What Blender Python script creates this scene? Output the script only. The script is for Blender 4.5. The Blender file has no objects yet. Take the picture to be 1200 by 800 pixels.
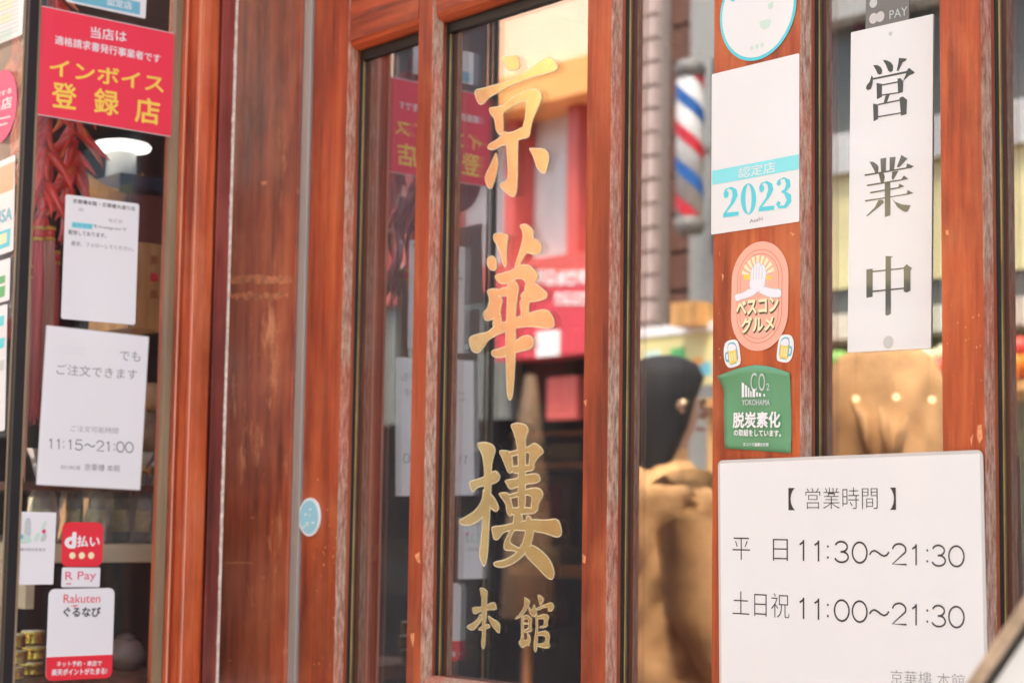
import bpy, bmesh, math, random
from mathutils import Vector, Matrix
from mathutils.geometry import tessellate_polygon
random.seed(7)
SC = bpy.context.scene
COL = SC.collection
# ---------------------------------------------------------------- camera
F, CX, CY = 2150., 600., 400.
CAM = Vector((0, 0, 1.30))
YAW, PITCH, ROLL = math.radians(39.6), math.atan(205 / 2150.), math.radians(.84)
FW = Vector((-math.cos(YAW)*math.cos(PITCH), math.sin(YAW)*math.cos(PITCH), math.sin(PITCH)))
_r = FW.cross(Vector((0, 0, 1))).normalized(); _u = _r.cross(FW)
CR = _r*math.cos(ROLL) + _u*math.sin(ROLL)
CU = _u*math.cos(ROLL) - _r*math.sin(ROLL)
cd = bpy.data.cameras.new('camera'); cam = bpy.data.objects.new('camera', cd); COL.objects.link(cam)
M = Matrix((CR, CU, -FW)).transposed().to_4x4(); M.translation = CAM
cam.matrix_world = M
cd.sensor_width = 36; cd.lens = F/1200*36; cd.clip_start = .05; cd.clip_end = 500
cd.dof.use_dof = True; cd.dof.focus_distance = 1.76; cd.dof.aperture_fstop = 7.5
SC.camera = cam
# ---------------------------------------------------------------- sky, sun, exposure
SUN_EL, SUN_AZ = math.radians(67), math.radians(28)     # sun stands behind our building, high over the roof
w = bpy.data.worlds.new('World'); SC.world = w; w.use_nodes = True
sky = w.node_tree.nodes.new('ShaderNodeTexSky'); sky.sky_type = 'NISHITA'; sky.sun_disc = False
sky.sun_elevation = SUN_EL; sky.sun_rotation = SUN_AZ; sky.dust_density = 4.5; sky.air_density = 1.0; sky.ozone_density = .6
bg = w.node_tree.nodes['Background']; bg.inputs[1].default_value = .15
wm = w.node_tree.nodes.new('ShaderNodeMix'); wm.data_type = 'RGBA'; wm.blend_type = 'MULTIPLY'; wm.inputs[0].default_value = 1
wm.inputs[7].default_value = (1.03, 1.0, .93, 1)      # thin cloud veil: a little less blue than clear air
w.node_tree.links.new(sky.outputs[0], wm.inputs[6]); w.node_tree.links.new(wm.outputs[2], bg.inputs[0])
sd = bpy.data.lights.new('sun', 'SUN'); sun = bpy.data.objects.new('sun', sd); COL.objects.link(sun)
sd.energy = 1.5; sd.angle = math.radians(10); sd.color = (1, .93, .82)
sv = Vector((math.sin(SUN_AZ)*math.cos(SUN_EL), math.cos(SUN_AZ)*math.cos(SUN_EL), math.sin(SUN_EL)))
sun.rotation_euler = sv.to_track_quat('Z', 'Y').to_euler()
SC.view_settings.view_transform = 'Standard'; SC.view_settings.look = 'None'
SC.view_settings.exposure = 2.40; SC.view_settings.gamma = 1
SC.cycles.max_bounces = 9; SC.cycles.transparent_max_bounces = 16
SC.cycles.use_denoising = True
SC.cycles.sample_clamp_indirect = 6
# ---------------------------------------------------------------- measured planes
YD = 1.300          # face of the door and of the screen
XL = -2.092         # glass on the side of the bay
YB = 1.2925         # face of the jamb board
YG = 1.323          # glass of door and screen
def ray(px, py): return FW + CR*((px-CX)/F) - CU*((py-CY)/F)
def onY(px, py, y=YD):
    d = ray(px, py); return CAM + d*((y-CAM.y)/d.y)
def onX(px, py, x=XL):
    d = ray(px, py); return CAM + d*((x-CAM.x)/d.x)
YF = onX(22, 400).y  # front glass of the bay
def mir(px, py, yo):  # the place at depth yo that the door glass mirrors towards this direction
    p = onY(px, py, 2*YG-yo); return Vector((p.x, yo, p.z))
# ---------------------------------------------------------------- materials
def new_mat(name):
    m = bpy.data.materials.new(name); m.use_nodes = True
    return m, m.node_tree, m.node_tree.nodes['Principled BSDF']
def N(nt, t, **k):
    n = nt.nodes.new(t)
    for a, b in k.items(): setattr(n, a, b)
    return n
def noise(nt, scale, detail=4, stretch=(1, 1, 1), rough=.6, coords='Object'):
    tc = N(nt, 'ShaderNodeTexCoord'); mp = N(nt, 'ShaderNodeMapping'); mp.inputs['Scale'].default_value = stretch
    oi = N(nt, 'ShaderNodeObjectInfo'); ad = N(nt, 'ShaderNodeVectorMath', operation='ADD')
    nt.links.new(tc.outputs[coords], ad.inputs[0])
    mu = N(nt, 'ShaderNodeMath', operation='MULTIPLY'); mu.inputs[1].default_value = 7.3
    nt.links.new(oi.outputs['Random'], mu.inputs[0]); nt.links.new(mu.outputs[0], ad.inputs[1])
    nt.links.new(ad.outputs[0], mp.inputs[0])
    n = N(nt, 'ShaderNodeTexNoise'); n.inputs['Scale'].default_value = scale; n.inputs['Detail'].default_value = detail
    n.inputs['Roughness'].default_value = rough
    nt.links.new(mp.outputs[0], n.inputs['Vector']); return n.outputs['Fac']
def ramp(nt, fac, stops):
    r = N(nt, 'ShaderNodeValToRGB'); e = r.color_ramp.elements
    e[0].position, e[0].color = stops[0][0], (*stops[0][1], 1)
    e[1].position, e[1].color = stops[-1][0], (*stops[-1][1], 1)
    for p, c in stops[1:-1]:
        x = e.new(p); x.color = (*c, 1)
    nt.links.new(fac, r.inputs[0]); return r.outputs[0]
def mixc(nt, f, a, b):
    m = N(nt, 'ShaderNodeMix', data_type='RGBA'); nt.links.new(f, m.inputs[0]); nt.links.new(a, m.inputs[6]); nt.links.new(b, m.inputs[7]); return m.outputs[2]
def bump(nt, h, bs, strength=.3, dist=.001):
    b = N(nt, 'ShaderNodeBump'); b.inputs['Strength'].default_value = strength; b.inputs['Distance'].default_value = dist
    nt.links.new(h, b.inputs['Height']); nt.links.new(b.outputs[0], bs.inputs['Normal'])
def K(c): return tuple(c)
def wood(name, dark, mid, light, worn, wornlo=.63, wornhi=.70, rough=.38, axis=2, coat=.14, wornstretch=None, fine=160, big=(7, .35)):
    bsc, bst = big
    m, nt, bs = new_mat(name)
    st = [1, 1, 1]; st[axis] = .06
    g = noise(nt, 55, 8, tuple(st), .65)
    g2 = noise(nt, fine*3, 4, tuple(st), .7)
    c = ramp(nt, g, [(.30, dark), (.50, mid), (.72, light)])
    big = noise(nt, bsc, 6, tuple(bst if i == axis else 1 for i in range(3)))
    c2 = ramp(nt, g, [(.30, tuple(v*.5 for v in dark)), (.55, tuple(v*.58 for v in mid)), (.8, tuple(v*.8 for v in mid))])
    bf = ramp(nt, big, [(.42, (0, 0, 0)), (.68, (1, 1, 1))])
    col = mixc(nt, bf, c, c2)
    ws = wornstretch or tuple(.3 if i == axis else 1 for i in range(3))
    wn = noise(nt, 26, 9, ws, .75)
    wn2 = noise(nt, 5, 2)
    mu = N(nt, 'ShaderNodeMath', operation='MULTIPLY_ADD'); mu.inputs[1].default_value = .35
    nt.links.new(wn2, mu.inputs[0]); nt.links.new(wn, mu.inputs[2])
    wf = ramp(nt, mu.outputs[0], [(wornlo+.175, (0, 0, 0)), (wornhi+.175, (1, 1, 1))])
    wc = N(nt, 'ShaderNodeRGB'); wc.outputs[0].default_value = (*worn, 1)
    col = mixc(nt, wf, col, wc.outputs[0])
    sp = noise(nt, 420, 3, (1, 1, .8), .8)
    sf = ramp(nt, sp, [(.70, (0, 0, 0)), (.76, (1, 1, 1))])
    col = mixc(nt, sf, col, wc.outputs[0])
    gr = noise(nt, 16, 6, tuple(.16 if i == axis else 1 for i in range(3)), .7)
    gm = N(nt, 'ShaderNodeMix', data_type='RGBA', blend_type='MULTIPLY'); gm.inputs[0].default_value = 1
    nt.links.new(col, gm.inputs[6]); nt.links.new(ramp(nt, gr, [(.32, (.52, .46, .46)), (.50, (.95, .92, .92)), (.70, (1.0, 1.0, 1.0))]), gm.inputs[7])
    fd = noise(nt, 11, 5, tuple(.7 if i == axis else 1 for i in range(3)), .6)
    fc = N(nt, 'ShaderNodeRGB'); fc.outputs[0].default_value = tuple(a*.6+b*.4 for a, b in zip(light, worn))+(1,)
    col = mixc(nt, ramp(nt, fd, [(.52, (0, 0, 0)), (.74, (.34, .34, .34))]), gm.outputs[2], fc.outputs[0])
    nt.links.new(col, bs.inputs['Base Color'])
    rr = ramp(nt, wn, [(.3, (rough*.8,)*3), (.75, (rough*1.7,)*3)])
    nt.links.new(rr, bs.inputs['Roughness'])
    bs.inputs['Coat Weight'].default_value = coat; bs.inputs['Coat Roughness'].default_value = .22
    bump(nt, g2, bs, .45, .0012)
    return m
def plain(name, col, rough=.6, metal=0, var=.12, scale=30, bmp=0, stretch=(1, 1, 1), coat=0, trans=0, emit=None, es=0, spec=.5):
    m, nt, bs = new_mat(name)
    n = noise(nt, scale, 5, stretch)
    c = ramp(nt, n, [(.3, tuple(v*(1-var) for v in col)), (.7, tuple(min(1, v*(1+var)) for v in col))])
    nt.links.new(c, bs.inputs['Base Color']); bs.inputs['Roughness'].default_value = rough
    bs.inputs['Metallic'].default_value = metal; bs.inputs['Coat Weight'].default_value = coat
    bs.inputs['Transmission Weight'].default_value = trans; bs.inputs['Specular IOR Level'].default_value = spec
    if bmp: bump(nt, n, bs, .5, bmp)
    if emit:
        bs.inputs['Emission Color'].default_value = (*emit, 1); bs.inputs['Emission Strength'].default_value = es
    return m
def glass(name, refl, tint, wob=.0, dust=.010):
    m = bpy.data.materials.new(name); m.use_nodes = True; nt = m.node_tree
    for n in list(nt.nodes): nt.nodes.remove(n)
    o = N(nt, 'ShaderNodeOutputMaterial'); mx = N(nt, 'ShaderNodeMixShader'); t = N(nt, 'ShaderNodeBsdfTransparent'); g = N(nt, 'ShaderNodeBsdfGlossy')
    t.inputs[0].default_value = (*tint, 1); g.inputs['Roughness'].default_value = .0; g.inputs[0].default_value = (1, 1, 1, 1)
    lw = N(nt, 'ShaderNodeLayerWeight'); lw.inputs[0].default_value = .5     # facing = 1-|cos|, the same from both sides of the sheet
    pw = N(nt, 'ShaderNodeMath', operation='POWER'); pw.inputs[1].default_value = 5; nt.links.new(lw.outputs['Facing'], pw.inputs[0])
    mr = N(nt, 'ShaderNodeMath', operation='MULTIPLY_ADD'); mr.inputs[1].default_value = .9; mr.inputs[2].default_value = refl; mr.use_clamp = True
    nt.links.new(pw.outputs[0], mr.inputs[0]); nt.links.new(mr.outputs[0], mx.inputs[0])
    nt.links.new(t.outputs[0], mx.inputs[1]); nt.links.new(g.outputs[0], mx.inputs[2]); df = N(nt, 'ShaderNodeBsdfDiffuse'); df.inputs[0].default_value = (.8, .8, .8, 1); dm = N(nt, 'ShaderNodeMixShader')
    nt.links.new(ramp(nt, noise(nt, 9, 8, (1, 1, .5), .75), [(.3, (dust*.4,)*3), (.6, (dust,)*3), (.8, (dust*2.6,)*3)]), dm.inputs[0])
    nt.links.new(mx.outputs[0], dm.inputs[1]); nt.links.new(df.outputs[0], dm.inputs[2]); nt.links.new(dm.outputs[0], o.inputs[0])
    if wob:
        b = N(nt, 'ShaderNodeBump'); b.inputs['Strength'].default_value = wob; b.inputs['Distance'].default_value = .002
        nt.links.new(noise(nt, 5, 2), b.inputs['Height']); nt.links.new(b.outputs[0], g.inputs['Normal'])
    return m
RED_D, RED_M, RED_L, WORN = (.19, .022, .006), (.50, .076, .017), (.66, .15, .038), (.72, .30, .14)
MT = {}
MT['wood'] = wood('red_stained_wood', RED_D, RED_M, RED_L, WORN, .70, .78)
MT['wood_post'] = wood('red_stained_wood_scratched', (.28, .034, .010), (.60, .105, .024), (.74, .20, .052), (.80, .38, .19), .66, .74)
MT['wood_h'] = wood('red_stained_wood_rail', RED_D, RED_M, RED_L, WORN, .70, .78, axis=0)
MT['wood_dark'] = wood('dark_old_board', (.11, .016, .009), (.38, .068, .024), (.52, .13, .045), (.74, .30, .13), .58, .70, rough=.40, big=(13, .55))
def edge_mat():
    m, nt, bs = new_mat('worn_pale_edge')
    n = noise(nt, 330, 4, (1, 1, .16), .75); b_ = noise(nt, 14, 4, (1, 1, .4), .6)
    c = ramp(nt, n, [(.34, (.20, .075, .045)), (.50, (.42, .24, .16)), (.66, (.60, .42, .32))]); c2 = ramp(nt, n, [(.34, (.26, .055, .03)), (.52, (.50, .17, .10)), (.70, (.62, .32, .22))])
    nt.links.new(mixc(nt, ramp(nt, b_, [(.45, (0, 0, 0)), (.6, (1, 1, 1))]), c, c2), bs.inputs['Base Color']); bs.inputs['Roughness'].default_value = .6; bump(nt, n, bs, .6, .001)
    return m
MT['edge'] = edge_mat() or wood('worn_pale_edge', (.16, .06, .045), (.42, .25, .20), (.60, .42, .36), (.25, .09, .06), .6, .68, rough=.6, coat=0, fine=300)
MT['reveal'] = wood('orange_brown_reveal', (.13, .025, .008), (.36, .075, .02), (.52, .15, .05), (.10, .03, .015), .66, .75, rough=.5, coat=.1)
MT['moulding'] = wood('red_moulding', (.27, .035, .010), (.60, .10, .024), (.76, .20, .055), (.75, .30, .2), .72, .8, rough=.33, coat=.5)
MT['white_edge'] = plain('chipped_paint_edge', (.86, .68, .56), .6, var=.35, scale=160)
MT['black'] = plain('black_gasket', (.012, .012, .013), .5)
MT['grey_metal'] = plain('brushed_grey_metal', (.42, .38, .34), .42, .35, .1, 200, stretch=(1, 1, .03))
MT['olive_metal'] = plain('olive_brown_trim', (.30, .22, .13), .45, .2, .2, 60, stretch=(1, 1, .1))
MT['gold_strip'] = plain('yellow_glazing_strip', (.50, .34, .12), .4, .3, .4, 60, stretch=(1, 1, .2))
MT['glass'] = glass('door_glass', .31, (.80, .84, .86), .02)
MT['glass_side'] = glass('bay_glass', .022, (.97, .98, .98), .02)
MT['gold'] = plain('gold_leaf', (1.0, .79, .38), .20, .80, .12, 50)
MT['gold_edge'] = plain('pale_gold_outline', (.98, .88, .62), .4, .4, .08, 80)
MT['paper'] = plain('laminated_paper', (.83, .83, .82), .38, var=.02, scale=6, coat=.4)
MT['lam'] = plain('laminate_border', (.62, .60, .57), .25, var=.04, scale=6, coat=.5)
MT['ink'] = plain('black_ink', (.035, .032, .035), .5)
MT['ink_grey'] = plain('grey_ink', (.22, .21, .22), .5)
MT['film'] = plain('glassy_cut_film', (.10, .10, .09), .06, .0, .02, coat=1)
def ink(name, c, r=.45):
    if name not in MT: MT[name] = plain(name, c, r, var=.03, scale=10, coat=.15)
    return MT[name]
ink('pink_red', (.86, .045, .085)); ink('red_ink', (.80, .03, .05)); ink('yellow_ink', (.95, .66, .10)); ink('white_ink', (.86, .86, .85))
ink('teal', (.10, .66, .74)); ink('sky_blue', (.16, .50, .62)); ink('peach', (.78, .16, .10)); ink('peach_light', (.90, .46, .34)); ink('cream', (.93, .84, .52))
ink('green_film', (.12, .34, .17)); ink('green_dark', (.06, .18, .09)); ink('soft_grey', (.55, .60, .57)); ink('green_ink', (.10, .45, .14)); ink('cyan', (.25, .78, .82))
ink('tan_ink', (.72, .50, .28)); ink('pale_green', (.60, .76, .66)); ink('skin_white', (.86, .85, .90)); ink('orange_ink', (.9, .42, .10)); ink('magenta_red', (.75, .05, .16))
# ---------------------------------------------------------------- object helpers
WM = {}
def link(o, parent, mw):
    COL.objects.link(o)
    if parent is not None:
        o.parent = parent; o.matrix_local = WM[parent.name].inverted() @ mw
    else: o.matrix_local = mw
    WM[o.name] = mw; return o
def tag(o, label, cat, group=None):
    o['label'] = label; o['category'] = cat
    if group: o['group'] = group
    return o
def thing(name, label, cat, loc, group=None, mw=None):
    o = bpy.data.objects.new(name, None); o.empty_display_size = .05
    link(o, None, mw if mw is not None else Matrix.Translation(Vector(loc)))
    return tag(o, label, cat, group)
def mesh(name, V, Fc, mat, parent=None, mw=None, local=False, smooth=False, label=None, kind=None, mats=None, mi=None):
    """V in world space unless local; the object sits at its parent's frame (or at the vertices' centre)"""
    if mw is None:
        if parent is not None: mw = WM[parent.name]
        else:
            c = Vector([sum(v[i] for v in V)/len(V) for i in range(3)]); mw = Matrix.Translation(c)
    if not local:
        inv = mw.inverted(); V = [inv @ Vector(v) for v in V]
    me = bpy.data.meshes.new(name); me.from_pydata([tuple(v) for v in V], [], Fc)
    for m in (mats or [mat]): me.materials.append(m)
    if mi:
        for p, i in zip(me.polygons, mi): p.material_index = i
    bm = bmesh.new(); bm.from_mesh(me); bmesh.ops.recalc_face_normals(bm, faces=bm.faces); bm.to_mesh(me); bm.free()
    if smooth: me.polygons.foreach_set('use_smooth', [True]*len(me.polygons))
    o = bpy.data.objects.new(name, me)
    link(o, parent, mw)
    if label: o['label'] = label
    if kind: o['kind'] = kind
    return o
def raw(name, V, Fc, mat, parent, smooth=False):   # no normal fixing, local frame of parent: flat print
    me = bpy.data.meshes.new(name); me.from_pydata([tuple(v) for v in V], [], Fc); me.materials.append(mat)
    if smooth: me.polygons.foreach_set('use_smooth', [True]*len(me.polygons))
    o = bpy.data.objects.new(name, me); link(o, parent, WM[parent.name].copy()); return o
def box_vf(x0, x1, y0, y1, z0, z1):
    V = [(x, y, z) for z in (z0, z1) for x, y in ((x0, y0), (x1, y0), (x1, y1), (x0, y1))]
    return V, [(0, 3, 2, 1), (4, 5, 6, 7), (0, 1, 5, 4), (1, 2, 6, 5), (2, 3, 7, 6), (3, 0, 4, 7)]
def join(parts):
    V, Fc = [], []
    for v, f in parts:
        n = len(V); V += list(v); Fc += [tuple(i+n for i in q) for q in f]
    return V, Fc
def box(name, b, mat, parent=None, bev=.0, **k):
    o = mesh(name, *box_vf(*b), mat, parent, **k)
    if bev:
        md = o.modifiers.new('bevel', 'BEVEL'); md.width = bev; md.segments = 2; md.limit_method = 'ANGLE'
    return o
def prism(poly, lo, hi, axis=2):
    """polygon (a,b) extruded along axis"""
    n = len(poly)
    def P(a, b, h): return (a, b, h) if axis == 2 else ((h, a, b) if axis == 0 else (a, h, b))
    V = [P(a, b, lo) for a, b in poly] + [P(a, b, hi) for a, b in poly]
    Fc = [tuple(range(n-1, -1, -1)), tuple(range(n, 2*n))] + [(i, (i+1) % n, n+(i+1) % n, n+i) for i in range(n)]
    return V, Fc
def tube(pts, radii, n=8, cap=True):
    pts = [Vector(p) for p in pts]; V, Fc = [], []
    for i, p in enumerate(pts):
        d = (pts[min(i+1, len(pts)-1)] - pts[max(i-1, 0)]).normalized()
        a = d.cross(Vector((.3, .2, .93)) if abs(d.z) < .9 else Vector((1, 0, 0))).normalized(); b = d.cross(a)
        r = radii[i] if hasattr(radii, '__len__') else radii
        for k in range(n):
            t = 2*math.pi*k/n; V.append(p + a*math.cos(t)*r + b*math.sin(t)*r)
    for i in range(len(pts)-1):
        for k in range(n): Fc.append((i*n+k, i*n+(k+1) % n, (i+1)*n+(k+1) % n, (i+1)*n+k))
    if cap: Fc += [tuple(range(n-1, -1, -1)), tuple(range((len(pts)-1)*n, len(pts)*n))]
    return V, Fc
def lathe(c, prof, n=20, sx=1, sy=1):
    V, Fc = [], []
    for r, z in prof:
        for k in range(n):
            t = 2*math.pi*k/n; V.append((c[0]+r*sx*math.cos(t), c[1]+r*sy*math.sin(t), c[2]+z))
    for i in range(len(prof)-1):
        for k in range(n): Fc.append((i*n+k, i*n+(k+1) % n, (i+1)*n+(k+1) % n, (i+1)*n+k))
    Fc += [tuple(range(n-1, -1, -1)), tuple(range((len(prof)-1)*n, len(prof)*n))]
    return V, Fc
def struct(o): o['kind'] = 'structure'; return o

# ================================================================= SETTING
pv, pf = box_vf(-40, 40, -40, 40, -.30, -.02)
struct(mesh('ground', pv, pf, plain('asphalt', (.055, .055, .055), .9, var=.3, scale=20, bmp=.003)))
struct(box('pavement', (-30, 20, -.6, 1.25, -.019, .0), plain('pavement_stone', (.32, .29, .26), .85, var=.15, scale=6), bev=0))
struct(box('street', (-30, 20, -3.4, -.6, -.019, -.012), plain('street_paving', (.30, .24, .21), .85, var=.15, scale=9)))
struct(box('pavement', (-30, 20, -4.5, -3.4, -.019, .0), MT['paper'] and plain('pavement_stone_far', (.30, .28, .26), .85, var=.15, scale=6)))

# ---------------------------------------------------------------- our building: walls, floor, ceiling, roof
DK = plain('dark_brown_plaster', (.11, .055, .035), .7, var=.2, scale=4)
INW = wood('interior_panelling', (.06, .02, .01), (.12, .04, .018), (.18, .06, .03), (.2, .08, .04), .8, .9, rough=.5)
bl = thing('restaurant_building', 'dark red fronted restaurant building that carries the door and windows', 'building', (-1, 3, 0))
OUT = plain('painted_wall', (.30, .06, .04), .6, var=.15, scale=5)
box('wall', (-7.0, 4.0, 1.20, 1.36, 2.42, 4.5), OUT, bl)
box('wall', (.2, 4.0, 1.24, 1.36, 0, 2.42), OUT, bl)
box('wall', (-7.0, -4.6, 1.20, 1.36, 0, 2.42), OUT, bl)
box('back_wall', (-7, 4, 4.6, 4.75, 0, 4.5), INW, bl)
box('side_wall', (-7.15, -7, 1.2, 4.75, 0, 4.5), INW, bl); box('side_wall', (4, 4.15, 1.2, 4.75, 0, 4.5), INW, bl)
box('floor', (-7, 4, 1.36, 4.6, -.01, .01), plain('dark_floor', (.08, .06, .05), .4), bl)
box('ceiling', (-7, 4, 1.37, 4.6, 2.7, 2.8), plain('ceiling_board', (.25, .2, .16), .7), bl)
box('roof', (-7.3, 4.3, 1.12, 4.9, 4.5, 4.65), plain('roof_slab', (.2, .2, .2), .8), bl)
box('partition', (-3.9, -3.8, 2.6, 4.6, .01, 2.69), wood('partition_wood', (.08, .02, .012), (.16, .04, .02), (.22, .07, .04), (.2, .08, .04), .8, .9), bl)

# ================================================================= BAY DISPLAY WINDOW
ZB, ZT = .55, 2.42
bay = thing('display_window', 'projecting bay display window with stickers on its glass and red moulded frame', 'window', (XL, YF, 0))
box('base_panel', (-4.6, XL+.02, YF-.02, 1.40, 0, ZB), MT['wood'], bay, bev=.004)
box('top_panel', (-4.6, XL+.03, YF-.03, 1.20, ZT-.02, ZT+.2), MT['wood'], bay, bev=.004)
def px2y(px): return onX(px, 400, XL).y
yg1 = px2y(200)
box('glass_pane', (XL-.006, XL, YF+.010, yg1+.004, ZB, ZT-.02), MT['glass_side'], bay, label='side pane full of stickers')
box('glass_pane', (-4.0, XL-.0115, YF, YF+.006, ZB, ZT-.02), MT['glass_side'], bay, label='front pane beside the dark corner strip')
# corner: dark strip with thin pinkish metal lines either side
ya, yb = YF-.001, px2y(38)
box('corner_strip', (XL-.0085, XL+.0015, YF-.0035, YF+.0085, ZB, ZT-.02), MT['black'], bay)
box('corner_trim', (XL-.0005, XL+.002, YF+.0086, YF+.0115, ZB, ZT-.02), MT['olive_metal'], bay)
box('corner_trim', (XL-.0112, XL-.0088, YF-.005, YF+.004, ZB, ZT-.02), MT['olive_metal'], bay)
# frame profile in (x,y): runs from the glass to the corner with the jamb board
def fy(px, x): return onX(px, 400, x).y
P = []
x0, x1 = XL+.000, XL+.026
box('glazing_trim', (XL-.004, XL+.006, fy(194.5, XL+.006), fy(202, XL+.006), ZB, ZT-.02), MT['olive_metal'], bay)
prof = [(XL-.03, fy(202, XL+.006)), (XL+.006, fy(202.5, XL+.006)), (XL+.012, fy(204, XL+.012)), (XL+.016, fy(206.5, XL+.016)), (XL+.0165, fy(209, XL+.0165)),
        (XL+.0135, fy(211.5, XL+.0135)), (XL+.012, fy(213, XL+.012)), (XL+.012, fy(219, XL+.012)), (XL+.0165, fy(221, XL+.0165)), (XL+.0185, fy(223.5, XL+.0185)),
        (XL+.0185, fy(226, XL+.0185)), (XL+.0205, fy(228, XL+.0205)), (XL+.0215, fy(236, XL+.0215)), (XL+.0205, fy(245, XL+.0205)), (XL+.017, fy(246.5, XL+.017)), (XL-.03, fy(247, XL+.014))]
mesh('moulded_frame', *prism([(a, b) for a, b in prof], ZB-.02, ZT-.015), MT['moulding'], bay, smooth=False)
for px_, dx_ in ((207, .0168), (223.5, .0189)):  # light orange strips paint the highlight lines along the two moulding ridges
    box('ridge_glint', (XL+dx_-.001, XL+dx_, fy(px_, XL+dx_), fy(px_+1.6, XL+dx_), ZB, ZT-.02), plain('ridge_glint_paint', (.86, .36, .24), .4, var=.25, scale=60, stretch=(1, 1, .1)), bay)
box('groove', (XL-.03, XL+.010, fy(247.5, XL+.01), fy(250.5, XL+.01), ZB, ZT-.02), MT['black'], bay)
XC = XL+.022; YP = onX(267, 400, XC).y
box('corner_board', (XL-.03, XC-.0022, fy(250.6, XC), YP-.0012, ZB, ZT-.02), wood('maroon_corner_wood', (.14, .02, .014), (.30, .05, .035), (.38, .08, .05), (.5, .2, .13), .7, .8), bay, bev=.001)

# ================================================================= JAMB BOARD
jamb = thing('door_jamb', 'dark scuffed wide jamb board between bay window frame and door', 'door jamb', (XC, YP, 0))
XJ = onY(343.5, 400, YB).x
box('board', (XC-.12, XJ, YB, YB+.03, 0, ZT-.02), MT['wood_dark'], jamb, bev=.003)
# chipped pale paint on the corner edge, an uneven strip
V, Fc = [], []
n = 420
for i in range(n+1):
    z = .3 + i*(2.35-.3)/n; wv = .0011 + .0006*math.sin(z*9)*math.sin(z*23) + .0016*random.random()**3
    V += [(XC-.0035, YP-.0010-.0004, z), (XC+.0003, YP-.0016-wv, z), (XC+.0003, YP+.0008, z), (XC-.0035, YP+.0008, z)]
for i in range(n):
    for k in range(4): Fc.append((i*4+k, i*4+(k+1) % 4, i*4+4+(k+1) % 4, i*4+4+k))
mesh('chipped_edge', V, Fc, MT['white_edge'], jamb)
# tape marks across the board
def blot(name, pts, mat, parent, y, th=.0004):
    P2 = [onY(px, py, y) for px, py in pts]
    poly = [(p.x, p.z) for p in P2]
    tri = tessellate_polygon([[Vector((a, b, 0)) for a, b in poly]])
    return mesh(name, [(a, y-th, b) for a, b in poly], [tuple(t) for t in tri], mat, parent)
SCUFF = plain('scuffed_bare_wood', (.50, .17, .075), .6, var=.45, scale=70)
def rough_band(x0, x1, ya_, yb_, amp, n=26):
    top = [(x0+(x1-x0)*i/n, ya_+random.uniform(-amp, amp)) for i in range(n+1)]
    bot = [(x0+(x1-x0)*i/n, yb_+random.uniform(-amp, amp)) for i in range(n, -1, -1)]
    return top+bot
blot('tape_scar', rough_band(271, 342, 323, 332, 2), SCUFF, jamb, YB)
blot('tape_scar', rough_band(270, 338, 343, 350, 3), SCUFF, jamb, YB)
blot('scratch', rough_band(264, 297, 658, 660, .5), SCUFF, jamb, YB)
blot('scratch', [(306, 213), (314, 212), (313, 216), (307, 217)], SCUFF, jamb, YB)
for k in range(16):
    cx, cy = random.uniform(268, 330), random.choice([random.uniform(380, 520), random.uniform(560, 790)])
    s = random.uniform(1, 4)
    blot('scratch', [(cx, cy), (cx+s*random.uniform(.6, 2), cy+random.uniform(-1, 1)), (cx+s, cy+random.uniform(.5, 2)), (cx-s*.4, cy+random.uniform(.5, 1.5))], SCUFF, jamb, YB)
XS0, XS1 = onY(330, 400, YD-.004).x, onY(355.3, 400, YD-.004).x
box('metal_strip', (XJ+.0005, XS1, YD-.004, YD+.02, 0, ZT-.02), MT['grey_metal'], jamb, bev=.0008)

# ================================================================= DOOR
door = thing('restaurant_door', 'red wooden glazed door with gold shop name on its wide pane', 'door', (-1.7, YD, 0))
screen = thing('glazed_screen', 'red wooden glazed screen right of the door with narrow panes', 'glazed screen', (-1.0, YD, 0))
CH = .012
def upright(name, parent, pxl, pxr, pxe, z0=.02, z1=2.38, mat='wood', lx=None):
    """vertical member: flat face from pxl to pxr, worn rounded arris to pxe, then the reveal back to the glass"""
    xl = lx if lx is not None else onY(pxl, 400, YD).x
    xr = onY(pxr, 400, YD).x; xe = onY(pxe, 400, YD+CH).x
    body = [(xl, YD), (xr, YD), (xr, YG+.03), (xl, YG+.03)]
    m = mesh(name, *prism([(xl+.0012, YD), (xr, YD), (xr, YG+.028), (xl, YG+.028), (xl, YD+.0012)], z0, z1), MT[mat], parent)
    dx = xe-xr
    ar = [(xr+.00005, YD)] + [(xr+dx*t, YD+CH*(1-math.cos(t*math.pi/2))) for t in (.25, .5, .75, 1)] + [(xr+.00005, YD+CH)]
    e = mesh('worn_edge', *prism(ar, z0, z1), MT['edge'], m, smooth=False)
    r = mesh('reveal', *prism([(xr+.00005, YD+CH+.0001), (xe, YD+CH+.0001), (xe, YG-.006), (xr+.00005, YG-.006)], z0, z1), MT['reveal'], m)
    box('gasket', (xr+.0001, xe+.0008, YG-.0059, YG-.0005, z0, z1), MT['black'], m)
    return m, xe
XD0 = XS1+.0005
_, e1 = upright('stile', door, 356, 400, 411, lx=XD0)
_, e2 = upright('mullion', door, 483, 500, 513)
_, e3 = upright('stile', door, 684, 713, 726)
_, e4 = upright('post', screen, 834.5, 937.5, 951, mat='wood_post')
_, e5 = upright('post', screen, 1103, 1153, 1165, mat='wood_post')
_, e6 = upright('post', screen, 1340, 1400, 1412, mat='wood_post')
m1l, m2l, p4l, p5l, p6l = (onY(p, 400, YD).x for p in (483, 684, 834.5, 1103, 1340))
ztop = onY(450, 35, YD).z; zbot = onY(545, 797, YD+.006).z
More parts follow.
